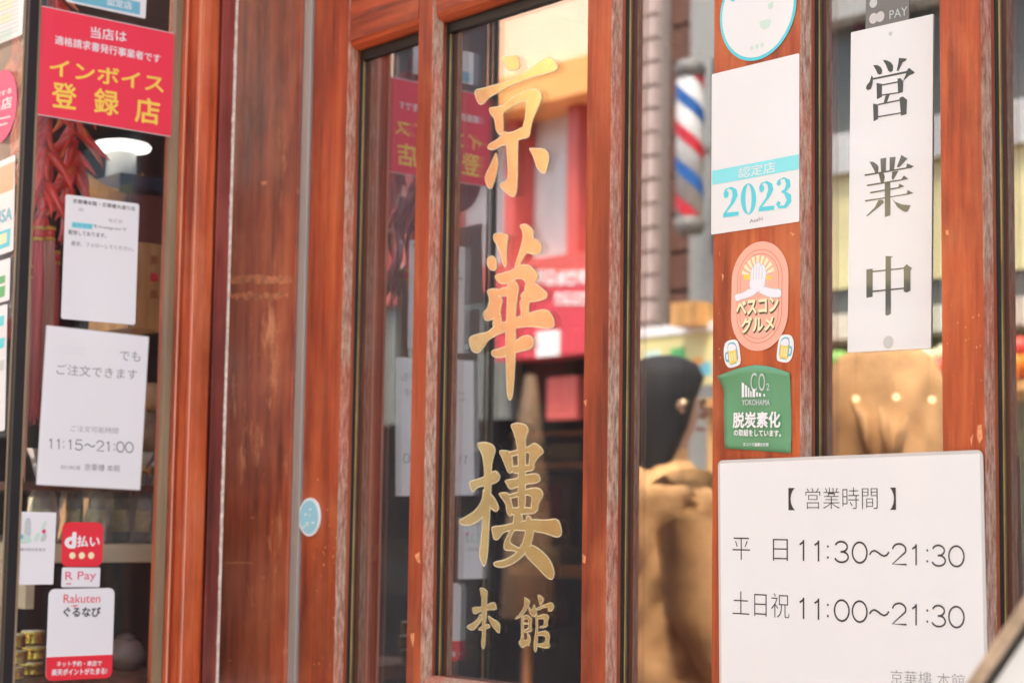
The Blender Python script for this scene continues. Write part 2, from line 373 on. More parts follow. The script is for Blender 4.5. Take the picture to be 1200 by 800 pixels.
# rails butt between the uprights
def rail(xa, xb, top=True):
    if top:
        z = ztop
        m = box('top_rail', (xa, xb, YD, YG+.028, z, 2.38), MT['wood_h'], door)
        mesh('worn_edge', *prism([(YD+.0004, z-.0001), (YG-.006, z-.0001), (YG-.006, z-.010), (YD+.010, z-.010), (YD+.003, z-.006)], xa+.0005, xb, axis=0), MT['wood_h'], m)
        box('gasket', (xa, xb, YG-.0055, YG-.0004, z-.022, z-.0102), MT['black'], m)
    else:
        z = zbot
        m = box('bottom_rail', (xa, xb, YD, YG+.028, .02, z-.008), MT['wood_h'], door)
        mesh('worn_edge', *prism([(YD+.0004, z-.0079), (YD+.004, z-.003), (YD+.010, z), (YG-.004, z), (YG-.004, z-.0079)], xa+.0005, xb, axis=0), MT['edge'], m)
    return m
XE = (e1+.0002, m1l-.0002, e2+.0002, m2l-.0002)
for a, b in ((XE[0], XE[1]), (XE[2], XE[3])):
    rail(a, b, True)
rail(XE[2], XE[3], False)
lowz = zbot-.16
m = box('bottom_rail', (XE[0], XE[1], YD, YG+.028, .02, lowz), MT['wood_h'], door)
GP = {}
for nm, par, a, b, lb in (('glass_pane', door, e1, m1l, 'narrow pane'), ('glass_pane', door, e2, m2l, 'wide pane with gold characters'),
                      ('glass_pane', screen, e3, p4l, 'narrow pane mirroring a barber pole'), ('glass_pane', screen, e4, p5l, 'pane behind the white hanging sign'),
                      ('glass_pane', screen, e5, p6l, 'pane at the right edge')):
    o = box(nm, (a-.006, b+.004, YG, YG+.005, .4 if par is screen else lowz-.0, 2.38 if par is screen else ztop+.01), MT['glass'], par, label=lb)
for par, xa in ((door, e1), (door, e2), (screen, e3), (screen, e4), (screen, e5)):
    box('glazing_strip', (xa+.0009, xa+.0018, YG-.0016, YG-.0004, lowz if par is door else .4, (ztop-.0225) if par is door else 2.38), MT['gold_strip'], par)
box('glazing_strip', (p4l-.0035, p4l-.0003, YG-.010, YG-.0004, .4, 2.38), MT['gold_strip'], screen)
box('low_panel', (e3+.0002, p4l-.0002, YD+.01, YG+.02, .02, .4), MT['wood'], screen); box('low_panel', (e4+.0002, p5l-.0002, YD+.01, YG+.02, .02, .4), MT['wood'], screen)
box('low_panel', (e5+.0002, p6l-.0002, YD+.01, YG+.02, .02, .4), MT['wood'], screen)
box('head_rail', (XD0, .2, YD-.02, YG+.03, 2.381, 2.42), MT['wood_h'], screen)
box('end_panel', (e6+.001, .2, YD, YG+.02, .02, 2.38), MT['wood'], screen)
# chips of bare paint on mullion and stile
CHIP = plain('bare_orange_chip', (.78, .30, .13), .6, var=.3, scale=200)
for par, pts in ((door, [(486, 650), (492, 646), (493, 660), (489, 658)]), (door, [(481, 742), (486, 741), (486, 748), (484, 758), (482, 749)]),
                 (door, [(683, 648), (687, 652), (686, 660), (683, 658)]), (door, [(684, 470), (688, 468), (687, 476)]),
                 (screen, [(1146, 498), (1151, 497), (1152, 513), (1148, 520), (1145, 510)]), (screen, [(1137, 514), (1141, 508), (1139, 523)]), (screen, [(1108, 270), (1112, 269), (1112, 276), (1109, 275)]),
                 (screen, [(926, 272), (932, 274), (929, 277)]), (screen, [(846, 320), (849, 323), (847, 330)])):
    blot('paint_chip', pts, CHIP, par, YD)
for k in range(60):
    reg = random.choice([(368, 396, 560, 780, door), (840, 932, 275, 530, screen), (1106, 1150, 300, 530, screen), (366, 396, 560, 660, door), (840, 856, 280, 520, screen)])
    cx, cy = random.uniform(reg[0], reg[1]), random.uniform(reg[2], reg[3]); s = random.uniform(.5, 1.5)
    blot('paint_chip', [(cx, cy), (cx+s, cy-s*.5), (cx+s*1.1, cy+s*random.uniform(.5, 2.2)), (cx+.1, cy+s*random.uniform(.8, 2.6))], CHIP, reg[4], YD)

# ================================================================= PRINT HELPERS
class Plane:
    """a flat thing on a wall: local x to the right as seen, y up, z towards the viewer"""
    def __init__(s, kind, c): s.kind, s.c = kind, c
    def hit(s, px, py): return onY(px, py, s.c) if s.kind == 'Y' else onX(px, py, s.c)
    def frame(s, o, ang=0):
        if s.kind == 'Y': R = Matrix(((1, 0, 0), (0, 0, 1), (0, -1, 0)))      # right=+X, up=+Z, out=-Y
        else: R = Matrix(((0, 1, 0), (0, 0, 1), (1, 0, 0)))                      # right=+Y, up=+Z, out=+X
        R = R.transposed()
        m = R.to_4x4() @ Matrix.Rotation(ang, 4, 'Z'); m.translation = o; return m
class Card:
    def __init__(s, name, label, cat, plane, corners, group=None, ang=None):
        s.p = plane; q = [plane.hit(*c) for c in corners]; o = sum(q, Vector())/4
        f0 = plane.frame(o); inv = f0.inverted(); l = [inv @ v for v in q]
        e = ((l[1]-l[0])+(l[2]-l[3]))/2
        u = ((l[0]-l[3])+(l[1]-l[2]))/2
        a = math.atan2(e.y, e.x)*.5 + (math.atan2(u.y, u.x)-math.pi/2)*.5 if ang is None else ang
        s.w, s.h = e.length, u.length
        s.mw = plane.frame(o, a); s.inv = s.mw.inverted()
        s.root = thing(name, label, cat, None, group, mw=s.mw); s.z = 0
    def L(s, px, py):
        # follow the tilt of the real plane
        v = s.inv @ s.p.hit(px, py); return (v.x, v.y)
def rrect(w, h, r, n=5, cx=0, cy=0):
    P = []
    for qx, qy, a0 in ((w/2-r, h/2-r, 0), (-w/2+r, h/2-r, 90), (-w/2+r, -h/2+r, 180), (w/2-r, -h/2+r, 270)):
        for i in range(n+1):
            a = math.radians(a0+90*i/n); P.append((cx+qx+r*math.cos(a), cy+qy+r*math.sin(a)))
    return P
def area(P): return sum(P[i-1][0]*P[i][1]-P[i][0]*P[i-1][1] for i in range(len(P)))/2
def plate(card, name, poly, z0, z1, mat):
    V = [(x, y, z0) for x, y in poly] + [(x, y, z1) for x, y in poly]; n = len(poly)
    tri = tessellate_polygon([[Vector((x, y, 0)) for x, y in poly]])
    Fc = [tuple(t) for t in tri] + [tuple(i+n for i in t) for t in tri] + [(i, (i+1) % n, n+(i+1) % n, n+i) for i in range(n)]
    me_V = V
    return mesh(name, me_V, Fc, mat, card.root, local=True)
def flat(card, name, poly, z, mat):
    tri = tessellate_polygon([[Vector((x, y, 0)) for x, y in poly]])
    V = [(x, y, z) for x, y in poly]
    F2 = []
    for t in tri:
        a, b, c = (V[i] for i in t)
        if (b[0]-a[0])*(c[1]-a[1])-(b[1]-a[1])*(c[0]-a[0]) < 0: t = (t[0], t[2], t[1])
        F2.append(tuple(t))
    return raw(name, V, F2, mat, card.root)
def multi(card, name, polys, z, mat):
    V, Fc = [], []
    for k, poly in enumerate(polys):
        tri = tessellate_polygon([[Vector((x, y, 0)) for x, y in poly]]); n = len(V)
        V += [(x, y, z+k*.000004) for x, y in poly]
        for t in tri:
            a, b, c = (poly[i] for i in t)
            if (b[0]-a[0])*(c[1]-a[1])-(b[1]-a[1])*(c[0]-a[0]) < 0: t = (t[0], t[2], t[1])
            Fc.append(tuple(i+n for i in t))
    return raw(name, V, Fc, mat, card.root)
def text(card, s, A, B, h, mat, off=0, z=.0008, name='lettering', fit=True):
    bold = max(off, 0); cu = bpy.data.curves.new('t', 'FONT'); cu.body = s; cu.size = 1; cu.resolution_u = 3; cu.offset = min(off, 0)
    ob = bpy.data.objects.new('t', cu); COL.objects.link(ob)
    dg = bpy.context.evaluated_depsgraph_get(); me0 = bpy.data.meshes.new_from_object(ob.evaluated_get(dg))
    bpy.data.objects.remove(ob); bpy.data.curves.remove(cu)
    co = [v.co.copy() for v in me0.vertices]; fs = [tuple(p.vertices) for p in me0.polygons]
    bpy.data.meshes.remove(me0)
    if not co: return None
    bx, by = min(v.x for v in co), min(v.y for v in co); bw, bh = max(v.x for v in co)-bx, max(v.y for v in co)-by
    a = Vector(card.L(*A)); b = Vector(card.L(*B)); t = Vector(card.L(A[0], A[1]-h))
    ex = (b-a)/bw; up = (t-a).length/bh; d = ex.normalized(); ey = Vector((-d.y, d.x))*up
    V, Fc = [], []
    shifts = [(0, 0)] if not bold else [(bold*i, bold*j) for i, j in ((-1, 0), (1, 0), (0, -1), (0, 1), (.7, .7), (-.7, .7))]
    for k, (sx_, sy_) in enumerate(shifts):
        n = len(V)
        for v in co:
            q = a + ex*(v.x-bx+sx_) + ey*(v.y-by+sy_); V.append((q.x, q.y, z+k*4e-6))
        Fc += [tuple(i+n for i in f) for f in fs]
    me = bpy.data.meshes.new(name); me.from_pydata(V, [], Fc); me.materials.append(mat)
    o = bpy.data.objects.new(name, me); link(o, card.root, card.mw.copy()); return o
def glyph(ch):
    E = lambda cx, cy, rx, ry, a0, a1, n=16: [(cx+rx*math.cos(math.radians(a0+(a1-a0)*i/n)), cy+ry*math.sin(math.radians(a0+(a1-a0)*i/n))) for i in range(n+1)]
    return {'0': [E(.5, .5, .46, .47, 0, 360, 30)], '1': [[(.10, .76), (.42, .84), (.62, .98), (.62, .02)]],
            '2': [[(.06, .72)]+E(.5, .70, .42, .27, 165, -25, 18)+[(.06, .03), (.98, .03)]], '3': [E(.47, .735, .38, .235, 165, -80, 16)[0:]+[(.42, .50)], [(.42, .5)]+E(.48, .27, .43, .245, 80, -165, 20)],
            '5': [[(.86, .97), (.22, .97), (.14, .52)]+E(.47, .31, .42, .29, 130, -160, 20)], '~': [[(.02, .42), (.12, .56), (.26, .62), (.42, .55), (.58, .44), (.74, .38), (.88, .44), (.98, .58)]]}[ch]
def digits(card, s, xs, base, h, sw, mat, z):
    """thin round numerals; xs pixel spans, base(px) gives the pixel height of the baseline"""
    V, Fc = [], []; cnt = 0
    for ch_, (xa, xb) in zip(s, xs):
        strokes = [[(.5, .22), (.5, .24)], [(.5, .72), (.5, .74)]] if ch_ == ':' else glyph(ch_)
        for st in strokes:
            pts = []
            for u_, v_ in st:
                px = xa+(xb-xa)*u_; pts.append(Vector(card.L(px, base(px)-h*v_)))
            w_ = abs(card.L(xa+sw, base(xa))[0]-card.L(xa, base(xa))[0])/2 * (1.3 if ch_ == ':' else 1)
            if ch_ == ':':
                c_ = pts[0]; n = len(V); V += [(c_.x+w_*math.cos(k), c_.y+w_*math.sin(k), z) for k in [i*math.pi/4 for i in range(8)]]; Fc.append(tuple(range(n, n+8))); continue
            n = len(V); m_ = len(pts)
            for i, p in enumerate(pts):
                if ch_ == '0' and i in (0, m_-1): dv = pts[1]-pts[-2]
                else: dv = pts[min(i+1, m_-1)]-pts[max(i-1, 0)]
                dv.normalize(); nn = Vector((-dv.y, dv.x))*w_
                V += [(p.x+nn.x, p.y+nn.y, z+cnt*1e-6), (p.x-nn.x, p.y-nn.y, z+cnt*1e-6)]
            for i in range(m_-1): Fc.append((n+2*i, n+2*i+1, n+2*i+3, n+2*i+2))
            cnt += 1
    return mesh('numerals', V, Fc, mat, card.root, local=True)
SP = [(335,360),(385,410),(427,437),(452,505),(512,565),(570,638),(645,697),(712,737),(760,770),(778,830),(835,890)]
def sheet(card, mat='paper', r=.004, th=.0006, lam=0, name='sheet'):
    if lam:
        plate(card, 'laminate', rrect(card.w+lam*2, card.h+lam*2, r), .0001, th*.6, MT['lam'])
    return plate(card, name, rrect(card.w, card.h, r), .0002, th, MT[mat] if isinstance(mat, str) else mat)
def quad(card, px4, z, mat, name='print'): return flat(card, name, [card.L(*p) for p in px4], z, MT[mat])
def disc(card, c, rx, z, mat, name='print', n=28, ry=None):
    """circle centred on a pixel, radius from a pixel half-width"""
    a = Vector(card.L(*c)); b = Vector(card.L(c[0]+rx, c[1])); r = abs(b.x-a.x)
    r2 = r if ry is None else abs(card.L(c[0], c[1]-ry)[1]-a.y)
    return flat(card, name, [(a.x+r*math.cos(2*math.pi*i/n), a.y+r2*math.sin(2*math.pi*i/n)) for i in range(n)], z, MT[mat])
def crop(pts, s, ox, oy): return [(ox+x/s, oy+y/s) for x, y in pts]
def chaikin(P, it=2):
    for _ in range(it):
        Q = []
        for i in range(len(P)):
            a, b = P[i], P[(i+1) % len(P)]
            Q += [(a[0]*.78+b[0]*.22, a[1]*.78+b[1]*.22), (a[0]*.22+b[0]*.78, a[1]*.22+b[1]*.78)]
        P = Q
    return P
def inset(P, d):
    if area(P) < 0: P = P[::-1]
    n = len(P); Q = []
    for i in range(n):
        a, b, c = P[i-1], P[i], P[(i+1) % n]
        v = Vector((c[0]-a[0], c[1]-a[1]))
        if v.length < 1e-9: Q.append(b); continue
        v.normalize(); Q.append((b[0]-v.y*d, b[1]+v.x*d))
    return Q
PL, PD, PGL, PF = Plane('X', XL+.0002), Plane('Y', YD-.0003), Plane('Y', YG-.0004), Plane('Y', YF-.0003)

# ================================================================= GOLD CHARACTERS ON THE DOOR GLASS
GC = {
 'kyo': (3.478, 520, 40, [
  [(232,92),(262,90),(290,82),(303,92),(312,128),(308,140),(280,152),(262,150),(250,130),(240,112)],
  [(124,228),(150,222),(180,214),(215,205),(290,180),(340,150),(380,120),(415,95),(440,94),(462,120),(468,140),(455,152),(400,168),(340,185),(290,205),(245,225),(225,240),(190,255),(165,285),(145,290),(130,262)],
  [(183,300),(215,296),(242,288),(243,330),(245,400),(230,415),(212,395),(207,345),(188,325)],
  [(215,300),(245,290),(275,262),(310,240),(345,225),(385,222),(402,245),(400,275),(372,290),(333,272),(300,285),(262,308),(235,330)],
  [(336,262),(401,258),(390,292),(365,345),(355,390),(350,420),(330,428),(322,415),(320,380),(333,340)],
  [(178,470),(180,450),(225,425),(245,395),(262,402),(290,395),(325,375),(350,385),(340,425),(303,432),(258,455),(235,455),(205,475)],
  [(252,420),(305,405),(303,500),(303,560),(300,640),(290,665),(270,662),(245,640),(228,620),(232,608),(255,598),(262,575),(260,520),(256,475)],
  [(212,480),(220,500),(225,540),(215,575),(205,610),(195,632),(182,630),(168,600),(168,575),(185,545),(200,510)],
  [(345,462),(375,465),(410,465),(425,480),(432,500),(425,540),(415,570),(400,568),(378,545),(370,515),(360,490)]]),
 'ka': (3.636, 545, 255, [
  [(120,68),(150,64),(188,72),(182,110),(178,160),(180,200),(172,218),(160,200),(150,150),(135,115),(120,95)],
  [(100,165),(118,160),(135,180),(138,210),(128,228),(108,225),(94,205),(92,180)],
  [(230,30),(262,25),(285,45),(295,60),(290,85),(315,98),(328,120),(325,150),(300,162),(280,155),(262,150),(240,190),(232,210),(208,215),(222,170),(235,130),(245,90),(245,60)],
  [(125,245),(160,235),(200,222),(235,198),(275,200),(300,225),(315,248),(300,278),(265,295),(250,262),(215,262),(180,285),(150,282),(130,265)],
  [(290,272),(330,300),(352,320),(350,345),(320,355),(290,360),(265,362),(240,350),(235,325),(255,312),(252,285)],
  [(180,270),(215,266),(232,295),(225,340),(218,400),(218,470),(218,540),(214,620),(210,700),(203,765),(192,782),(180,765),(176,690),(173,600),(172,500),(176,420),(178,340)],
  [(90,310),(115,300),(148,302),(140,330),(165,350),(155,380),(150,425),(128,430),(105,440),(85,440),(75,405),(95,385),(105,345)],
  [(135,306),(185,290),(188,335),(138,338)],
  [(236,345),(278,352),(272,385),(277,440),(238,450),(238,400),(232,370)],
  [(120,420),(155,400),(160,460),(115,470)],
  [(15,508),(60,492),(95,488),(130,455),(190,435),(250,410),(330,388),(360,395),(380,430),(385,465),(350,475),(280,465),(220,470),(150,495),(100,520),(80,555),(55,580),(30,570),(18,540)],
  [(110,565),(150,555),(200,535),(240,505),(270,498),(290,510),(297,540),(280,562),(240,570),(190,585),(150,600),(115,592)]]),
 'rou': (4, 530, 485, [
  [(115,135),(150,128),(190,140),(205,165),(195,200),(185,240),(185,320),(180,420),(175,520),(170,620),(162,690),(150,718),(138,700),(125,660),(132,600),(140,520),(145,430),(150,340),(150,260),(140,190),(122,160)],
  [(75,315),(110,305),(150,292),(185,270),(205,262),(225,285),(222,310),(200,325),(160,335),(115,345),(98,370),(85,350)],
  [(145,335),(140,400),(110,450),(60,480),(28,500),(40,520),(80,524),(115,508),(150,480),(172,430)],
  [(178,365),(205,400),(222,440),(205,462),(178,440),(165,400)],
  [(270,50),(300,38),(345,45),(362,75),(345,110),(345,200),(345,300),(345,450),(308,455),(308,330),(308,240),(305,160),(295,110),(285,80)],
  [(215,168),(262,168),(278,185),(285,215),(287,270),(265,282),(250,250),(235,210)],
  [(255,178),(310,165),(360,150),(385,130),(420,155),(432,180),(405,200),(385,230),(384,262),(355,272),(360,220),(365,185),(345,178),(270,205)],
  [(270,243),(330,238),(386,235),(380,264),(345,272),(285,282)],
  [(243,308),(300,300),(350,280),(405,275),(417,310),(395,325),(345,330),(300,345),(270,355),(255,330)],
  [(213,368),(262,363),(277,400),(287,440),(277,484),(255,465),(250,420),(232,395)],
  [(250,380),(310,362),(360,345),(410,342),(432,375),(405,420),(402,455),(370,467),(368,420),(375,387),(345,378),(270,398)],
  [(262,440),(320,433),(396,438),(392,467),(330,470),(282,478)],
  [(180,525),(235,520),(300,505),(370,490),(440,495),(500,485),(518,560),(495,582),(440,560),(380,550),(300,545),(240,552),(215,592),(192,587),(188,560)],
  [(290,460),(320,455),(335,490),(315,520),(282,560),(268,600),(300,618),(345,640),(330,665),(290,640),(243,640),(240,605),(262,560),(285,510)],
  [(345,470),(372,480),(385,540),(375,600),(350,650),(290,702),(230,722),(195,712),(193,690),(250,680),(300,650),(330,600),(345,540)],
  [(340,630),(372,605),(430,645),(465,690),(482,740),(472,778),(445,770),(400,720),(345,668)]]),
 'hon': (9.41, 540, 680, [
  [(208,75),(250,78),(298,115),(290,180),(285,300),(285,400),(275,480),(278,600),(270,700),(255,755),(240,745),(222,690),(235,620),(232,520),(238,400),(225,300),(232,200),(215,120)],
  [(120,300),(160,285),(220,290),(290,262),(340,240),(380,238),(400,310),(380,322),(300,322),(220,340),(160,370),(140,365)],
  [(215,355),(245,395),(225,450),(180,510),(130,555),(60,515),(80,490),(140,460),(185,420)],
  [(295,375),(340,410),(425,455),(435,500),(430,590),(380,545),(320,460)],
  [(190,530),(250,490),(310,475),(330,505),(310,525),(240,545),(195,548)]]),
 'kan': (10, 595, 690, [
  [(190,90),(215,100),(265,130),(250,190),(220,240),(175,310),(120,345),(78,350),(140,290),(185,220),(198,150)],
  [(235,190),(285,250),(308,165),(325,210),(340,262),(322,325),(290,322),(255,280)],
  [(158,310),(192,320),(188,480),(188,600),(238,585),(225,500),(262,540),(272,600),(245,672),(225,650),(170,697),(118,620),(155,590),(158,450)],
  [(180,305),(240,295),(292,350),(275,420),(292,492),(200,512),(188,470),(240,462),(246,350),(185,350)],
  [(188,388),(248,392),(248,412),(188,410)],
  [(348,60),(380,65),(432,110),(405,170),(375,195),(360,120)],
  [(318,232),(400,188),(480,158),(520,150),(552,210),(512,262),(468,256),(478,215),(400,222),(375,245),(338,245)],
  [(318,240),(352,290),(357,480),(347,690),(327,748),(303,700),(308,600),(328,480),(328,330)],
  [(345,308),(450,283),(487,320),(467,380),(472,440),(378,462),(372,432),(425,420),(425,342),(345,352)],
  [(345,500),(460,478),(498,540),(482,620),(498,670),(470,698),(345,672),(345,640),(440,625),(440,546),(345,546)]]),
}
class Pseudo: pass
for key, lab in (('kyo', 'top large gold brush character'), ('ka', 'second large gold brush character'), ('rou', 'third large gold brush character'),
                 ('hon', 'small gold character at lower left'), ('kan', 'small gold character at lower right')):
    s, ox, oy, polys = GC[key]
    c = Pseudo(); f = PGL.frame(PGL.hit(*crop([(250, 350)], s, ox, oy)[0])); c.mw = f; inv = f.inverted()
    P2 = []
    for pl in polys:
        q = [inv @ PGL.hit(*p) for p in crop(pl, s, ox, oy)]; q = [(v.x, v.y) for v in q]
        P2.append(chaikin(q, 2 if key in ('kyo', 'ka', 'rou') else 1))
    V, Fc, mi = [], [], []
    ins = .0011 if key in ('kyo', 'ka', 'rou') else .0007
    for k, (poly, z, im) in enumerate([(p, .0001+.000004*i, 0) for i, p in enumerate(P2)] + [(inset(p, ins), .00026+.000004*i, 1) for i, p in enumerate(P2)]):
        tri = tessellate_polygon([[Vector((x, y, 0)) for x, y in poly]]); n = len(V)
        V += [(x, y, z) for x, y in poly]
        for t in tri:
            a, b, d = (poly[i] for i in t)
            if (b[0]-a[0])*(d[1]-a[1])-(b[1]-a[1])*(d[0]-a[0]) < 0: t = (t[0], t[2], t[1])
            Fc.append(tuple(i+n for i in t)); mi.append(im)
    me = bpy.data.meshes.new('gold_character'); me.from_pydata(V, [], Fc)
    me.materials.append(MT['gold_edge']); me.materials.append(MT['gold'])
    for p, i in zip(me.polygons, mi): p.material_index = i
    o = bpy.data.objects.new('gold_character', me); link(o, door, f); o['label'] = lab

# ================================================================= STICKERS ON THE BAY SIDE GLASS
c = Card('invoice_poster', 'bright red poster with yellow and white lettering, topmost large one on side glass', 'poster', PL, [(45, 8), (208, 40), (203, 160), (38, 133)])
sheet(c, 'pink_red', r=.001, lam=.0012)
W, Y_ = MT['white_ink'], MT['yellow_ink']
text(c, '当店は', (106, 44.5), (148, 50), 13, W, .012)
text(c, '適格請求書発行事業者です', (64, 52), (187.5, 74.5), 10.5, W, .012)
text(c, 'インボイス', (58, 88), (191, 109), 20, Y_, .02)
text(c, '登', (61, 125), (89, 128.5), 29, Y_, .02); text(c, '録', (110, 132), (138, 136.5), 29, Y_, .02); text(c, '店', (158, 142.5), (186, 147), 29, Y_, .02)
c = Card('notice_card', 'white card with small black text and cyan highlight, left of the moulded frame', 'notice', PL, [(78, 229), (163, 238), (158, 381), (70, 373)])
sheet(c, r=.003)
I, G = MT['ink'], MT['ink_grey']
text(c, '京華樓本館・京華樓大通り店', (85, 238), (158, 247.5), 5.2, I, .004)
text(c, 'の', (92, 247.5), (97.5, 248), 3.5, G)
text(c, 'などの', (127, 260), (143, 262), 4.2, G)
quad(c, [(84, 260), (108.5, 262.5), (108, 269), (83.5, 266.5)], .0008, 'cyan')
text(c, '最新情報', (84.5, 266), (107.5, 268), 5, MT['sky_blue'], z=.0010)
text(c, 'をInstagramで', (109, 267.5), (148, 272), 4.8, G, .002)
text(c, '配信しております。', (80, 274.5), (124, 279), 5.4, I, .006)
text(c, '是非、フォローしてください。', (83, 287.5), (156, 294.5), 5.2, G, .004)
c = Card('order_notice', 'white laminated notice with thin text and times 11:15 to 21:00', 'notice', PL, [(55, 382), (174, 395), (163, 573), (43, 567)])
sheet(c, r=.0015, lam=.0012)
quad(c, [(61, 402), (100, 406), (99, 417), (60, 413)], .0008, 'paper')
text(c, 'でも', (140, 422), (164, 423.6), 11.5, G, -.006)
text(c, 'ご注文できます', (66, 438.5), (160, 445), 12.5, G, -.006)
text(c, 'ご注文可能時間', (82.5, 505), (138, 508), 7, G, -.01)
digits(c, '11:15~21:00', [(57+(a_-335)/555*99, 57+(b_-335)/555*99) for a_, b_ in SP[:3]+[(462, 487), (505, 560)]+SP[5:]], lambda px: 525.5+(px-57)*.05, 12.5, 1.3, G, .0008)
text(c, '四川料理', (71, 549.5), (93.5, 550.5), 5, G, -.004)
text(c, '京華樓 本館', (98.5, 551), (140, 552.5), 8, G, -.004)
c = Card('eco_sticker', 'small white sticker with green and blue city drawing, near the bottom left corner', 'sticker', PL, [(15, 599), (66, 600), (62, 684), (10, 685)])
sheet(c, r=.001)
eco = [([(28, 628), (29, 608), (33, 606), (36, 608), (36, 630)], 'soft_grey'), ([(20, 630), (26, 624), (34, 628), (38, 634), (30, 637), (22, 636)], 'pale_green'),
       ([(38, 633), (44, 622), (48, 626), (43, 635)], 'pale_green'), ([(46, 634), (52, 620), (55, 628), (52, 634)], 'soft_grey'), ([(47, 620), (52, 609), (55, 611), (51, 621)], 'pale_green'), ([(48, 622), (52, 619), (54, 623), (50, 625)], 'magenta_red'), ([(22, 627), (27, 626), (27, 631), (23, 631)], 'sky_blue')]
for i, (pp, mm) in enumerate(eco): flat(c, 'drawing', chaikin([c.L(*p) for p in pp], 1), .0008+i*.00002, MT[mm])
text(c, '横浜脱炭素宣言', (23, 645), (53, 645.5), 3.6, G)
c = Card('d_pay_sticker', 'rounded red payment sticker with white lettering and three pale dots', 'sticker', PL, [(73, 611), (121.5, 612), (119.5, 663), (71.5, 664)])
sheet(c, 'red_ink', r=.009)
text(c, 'd', (76.5, 641), (87.5, 641), 17, W, .05); text(c, '払い', (90, 640), (116, 640), 12.5, W, .03)
for x in (84.5, 95.5, 106.5): disc(c, (x, 650.5), 3.6, .0008, 'cream', 'dot')
c = Card('pay_sticker', 'little white payment sticker directly under the rounded red one', 'sticker', PL, [(73, 665), (117.5, 664), (116.5, 687), (71, 688)])
sheet(c, r=.002)
text(c, 'R Pay', (76, 682), (112, 681), 12.5, MT['magenta_red'], .0)
quad(c, [(77, 683), (83, 682.8), (83, 684), (77, 684.2)], .0008, 'magenta_red')
c = Card('point_sticker', 'rounded white sticker with red band along its bottom, lowest on side glass', 'sticker', PL, [(57, 690), (134, 688), (131, 794), (53, 797)])
sheet(c, r=.008)
bw, bh = c.w, c.h
plate(c, 'red_band', [(x, y) for x, y in rrect(bw, bh, .008) if y < -bh/2+.0295] + [(-bw/2, -bh/2+.0295)][::-1], .00061, .0008, MT['red_ink']) if False else None
rb = rrect(bw, bh, .008); low = [p for p in rb if p[1] < 0]
plate(c, 'red_band', [(bw/2, -bh/2+.0285)] + [(-bw/2, -bh/2+.0285)] + low, .00061, .0008, MT['red_ink'])
text(c, 'Rakuten', (74, 706), (117, 705.5), 10, MT['red_ink'], .0)
quad(c, [(82, 709.5), (92, 708), (88, 710.5)], .0009, 'red_ink')
text(c, 'ぐるなび', (74, 722), (117, 722), 11, I, .03)
text(c, 'ネット予約・来店で', (66, 780.5), (118.5, 779.5), 6.2, W, .02, z=.001)
text(c, '楽天ポイントがたまる!', (60, 791), (124.5, 789), 7.5, W, .03, z=.001)
c = Card('blue_band_sticker', 'white edged sticker with blue band above the red poster', 'sticker', PL, [(79, -40), (173, -22), (169.5, 22), (77, 2.5)])
sheet(c, r=.002)
quad(c, [(85, -12), (164, 3), (163.5, 18), (84, 1.5)], .0008, 'sky_blue')
text(c, '認定店', (125, 6.5), (154, 12), 9, W, .01, z=.001)
# bay front glass (left edge of the photo)
c = Card('flyer', 'pale printed flyer with yellow panels on the front glass, top left corner', 'flyer', PF, [(-60, -70), (32, -98), (27.3, 42), (-62, 76)])
sheet(c, r=.001)
for i, (a, b, m_) in enumerate([(-6, 8, 'cyan'), (12, 22, 'yellow_ink'), (30, 42, 'tan_ink')]):
    q = [(-20, a+16), (15, a+2), (15, b+2), (-20, b+16)]; quad(c, q, .0008+i*.00002, ['cream', 'cream', 'pale_green'][i])
for yy in range(0, 44, 5): quad(c, [(-10, yy+8), (22, yy-5), (22, yy-3.6), (-10, yy+9.4)], .00095, 'soft_grey')
c = Card('round_sticker', 'round red sticker with white lettering on the front glass', 'sticker', PF, [(-42, 80), (23, 80), (23, 165), (-42, 165)], ang=0)
rr = abs(c.L(23, 123)[0]-c.L(-20, 123)[0])/2
cc = c.L(1.5, 125)
R_ = abs(c.L(1.5, 83)[1]-cc[1])
plate(c, 'sheet', [(cc[0]+R_*math.cos(i*math.pi/18), cc[1]+R_*math.sin(i*math.pi/18)) for i in range(36)], .0002, .0006, MT['magenta_red'])
text(c, '応援する', (-12, 118), (14, 109), 6, W, .02); text(c, '名店', (-10, 133), (14, 126), 13, W, .02)
quad(c, [(-10, 141), (13, 136), (13, 137.5), (-10, 142.5)], .0008, 'white_ink'); quad(c, [(-6, 148), (9, 144), (9, 145.5), (-6, 149.5)], .0008, 'white_ink')
c = Card('card_sticker', 'white card payment sticker with tan band and blue VISA lettering', 'sticker', PF, [(-50, 213), (19.5, 179), (15, 293), (-52, 318)])
sheet(c, r=.003)
quad(c, [(-30, 210), (18, 189), (16, 222), (-31, 240)], .0008, 'tan_ink')
text(c, 'VISA', (-8, 264), (14.5, 257), 14, MT['sky_blue'], .03)
quad(c, [(-16, 278), (13, 267), (12, 288), (-17, 299)], .0008, 'teal'); quad(c, [(-14, 281), (9, 272), (8.5, 284), (-14, 293)], .0009, 'cream')
c = Card('green_logo_sticker', 'white sticker with green mark, directly under the card payment sticker', 'sticker', PF, [(-50, 322), (13.5, 301), (10.5, 352), (-50, 368)])
sheet(c, r=.003)
quad(c, [(-5, 326), (7, 322), (6.5, 331), (-5, 335)], .0008, 'green_ink'); quad(c, [(-5, 338), (7, 334), (6, 347), (-5, 351)], .0008, 'green_ink')
c = Card('pale_blue_sticker', 'white sticker with teal marks, lowest on the front glass', 'sticker', PF, [(-50, 372), (10.5, 357), (4.5, 504), (-50, 514)])
sheet(c, r=.003)
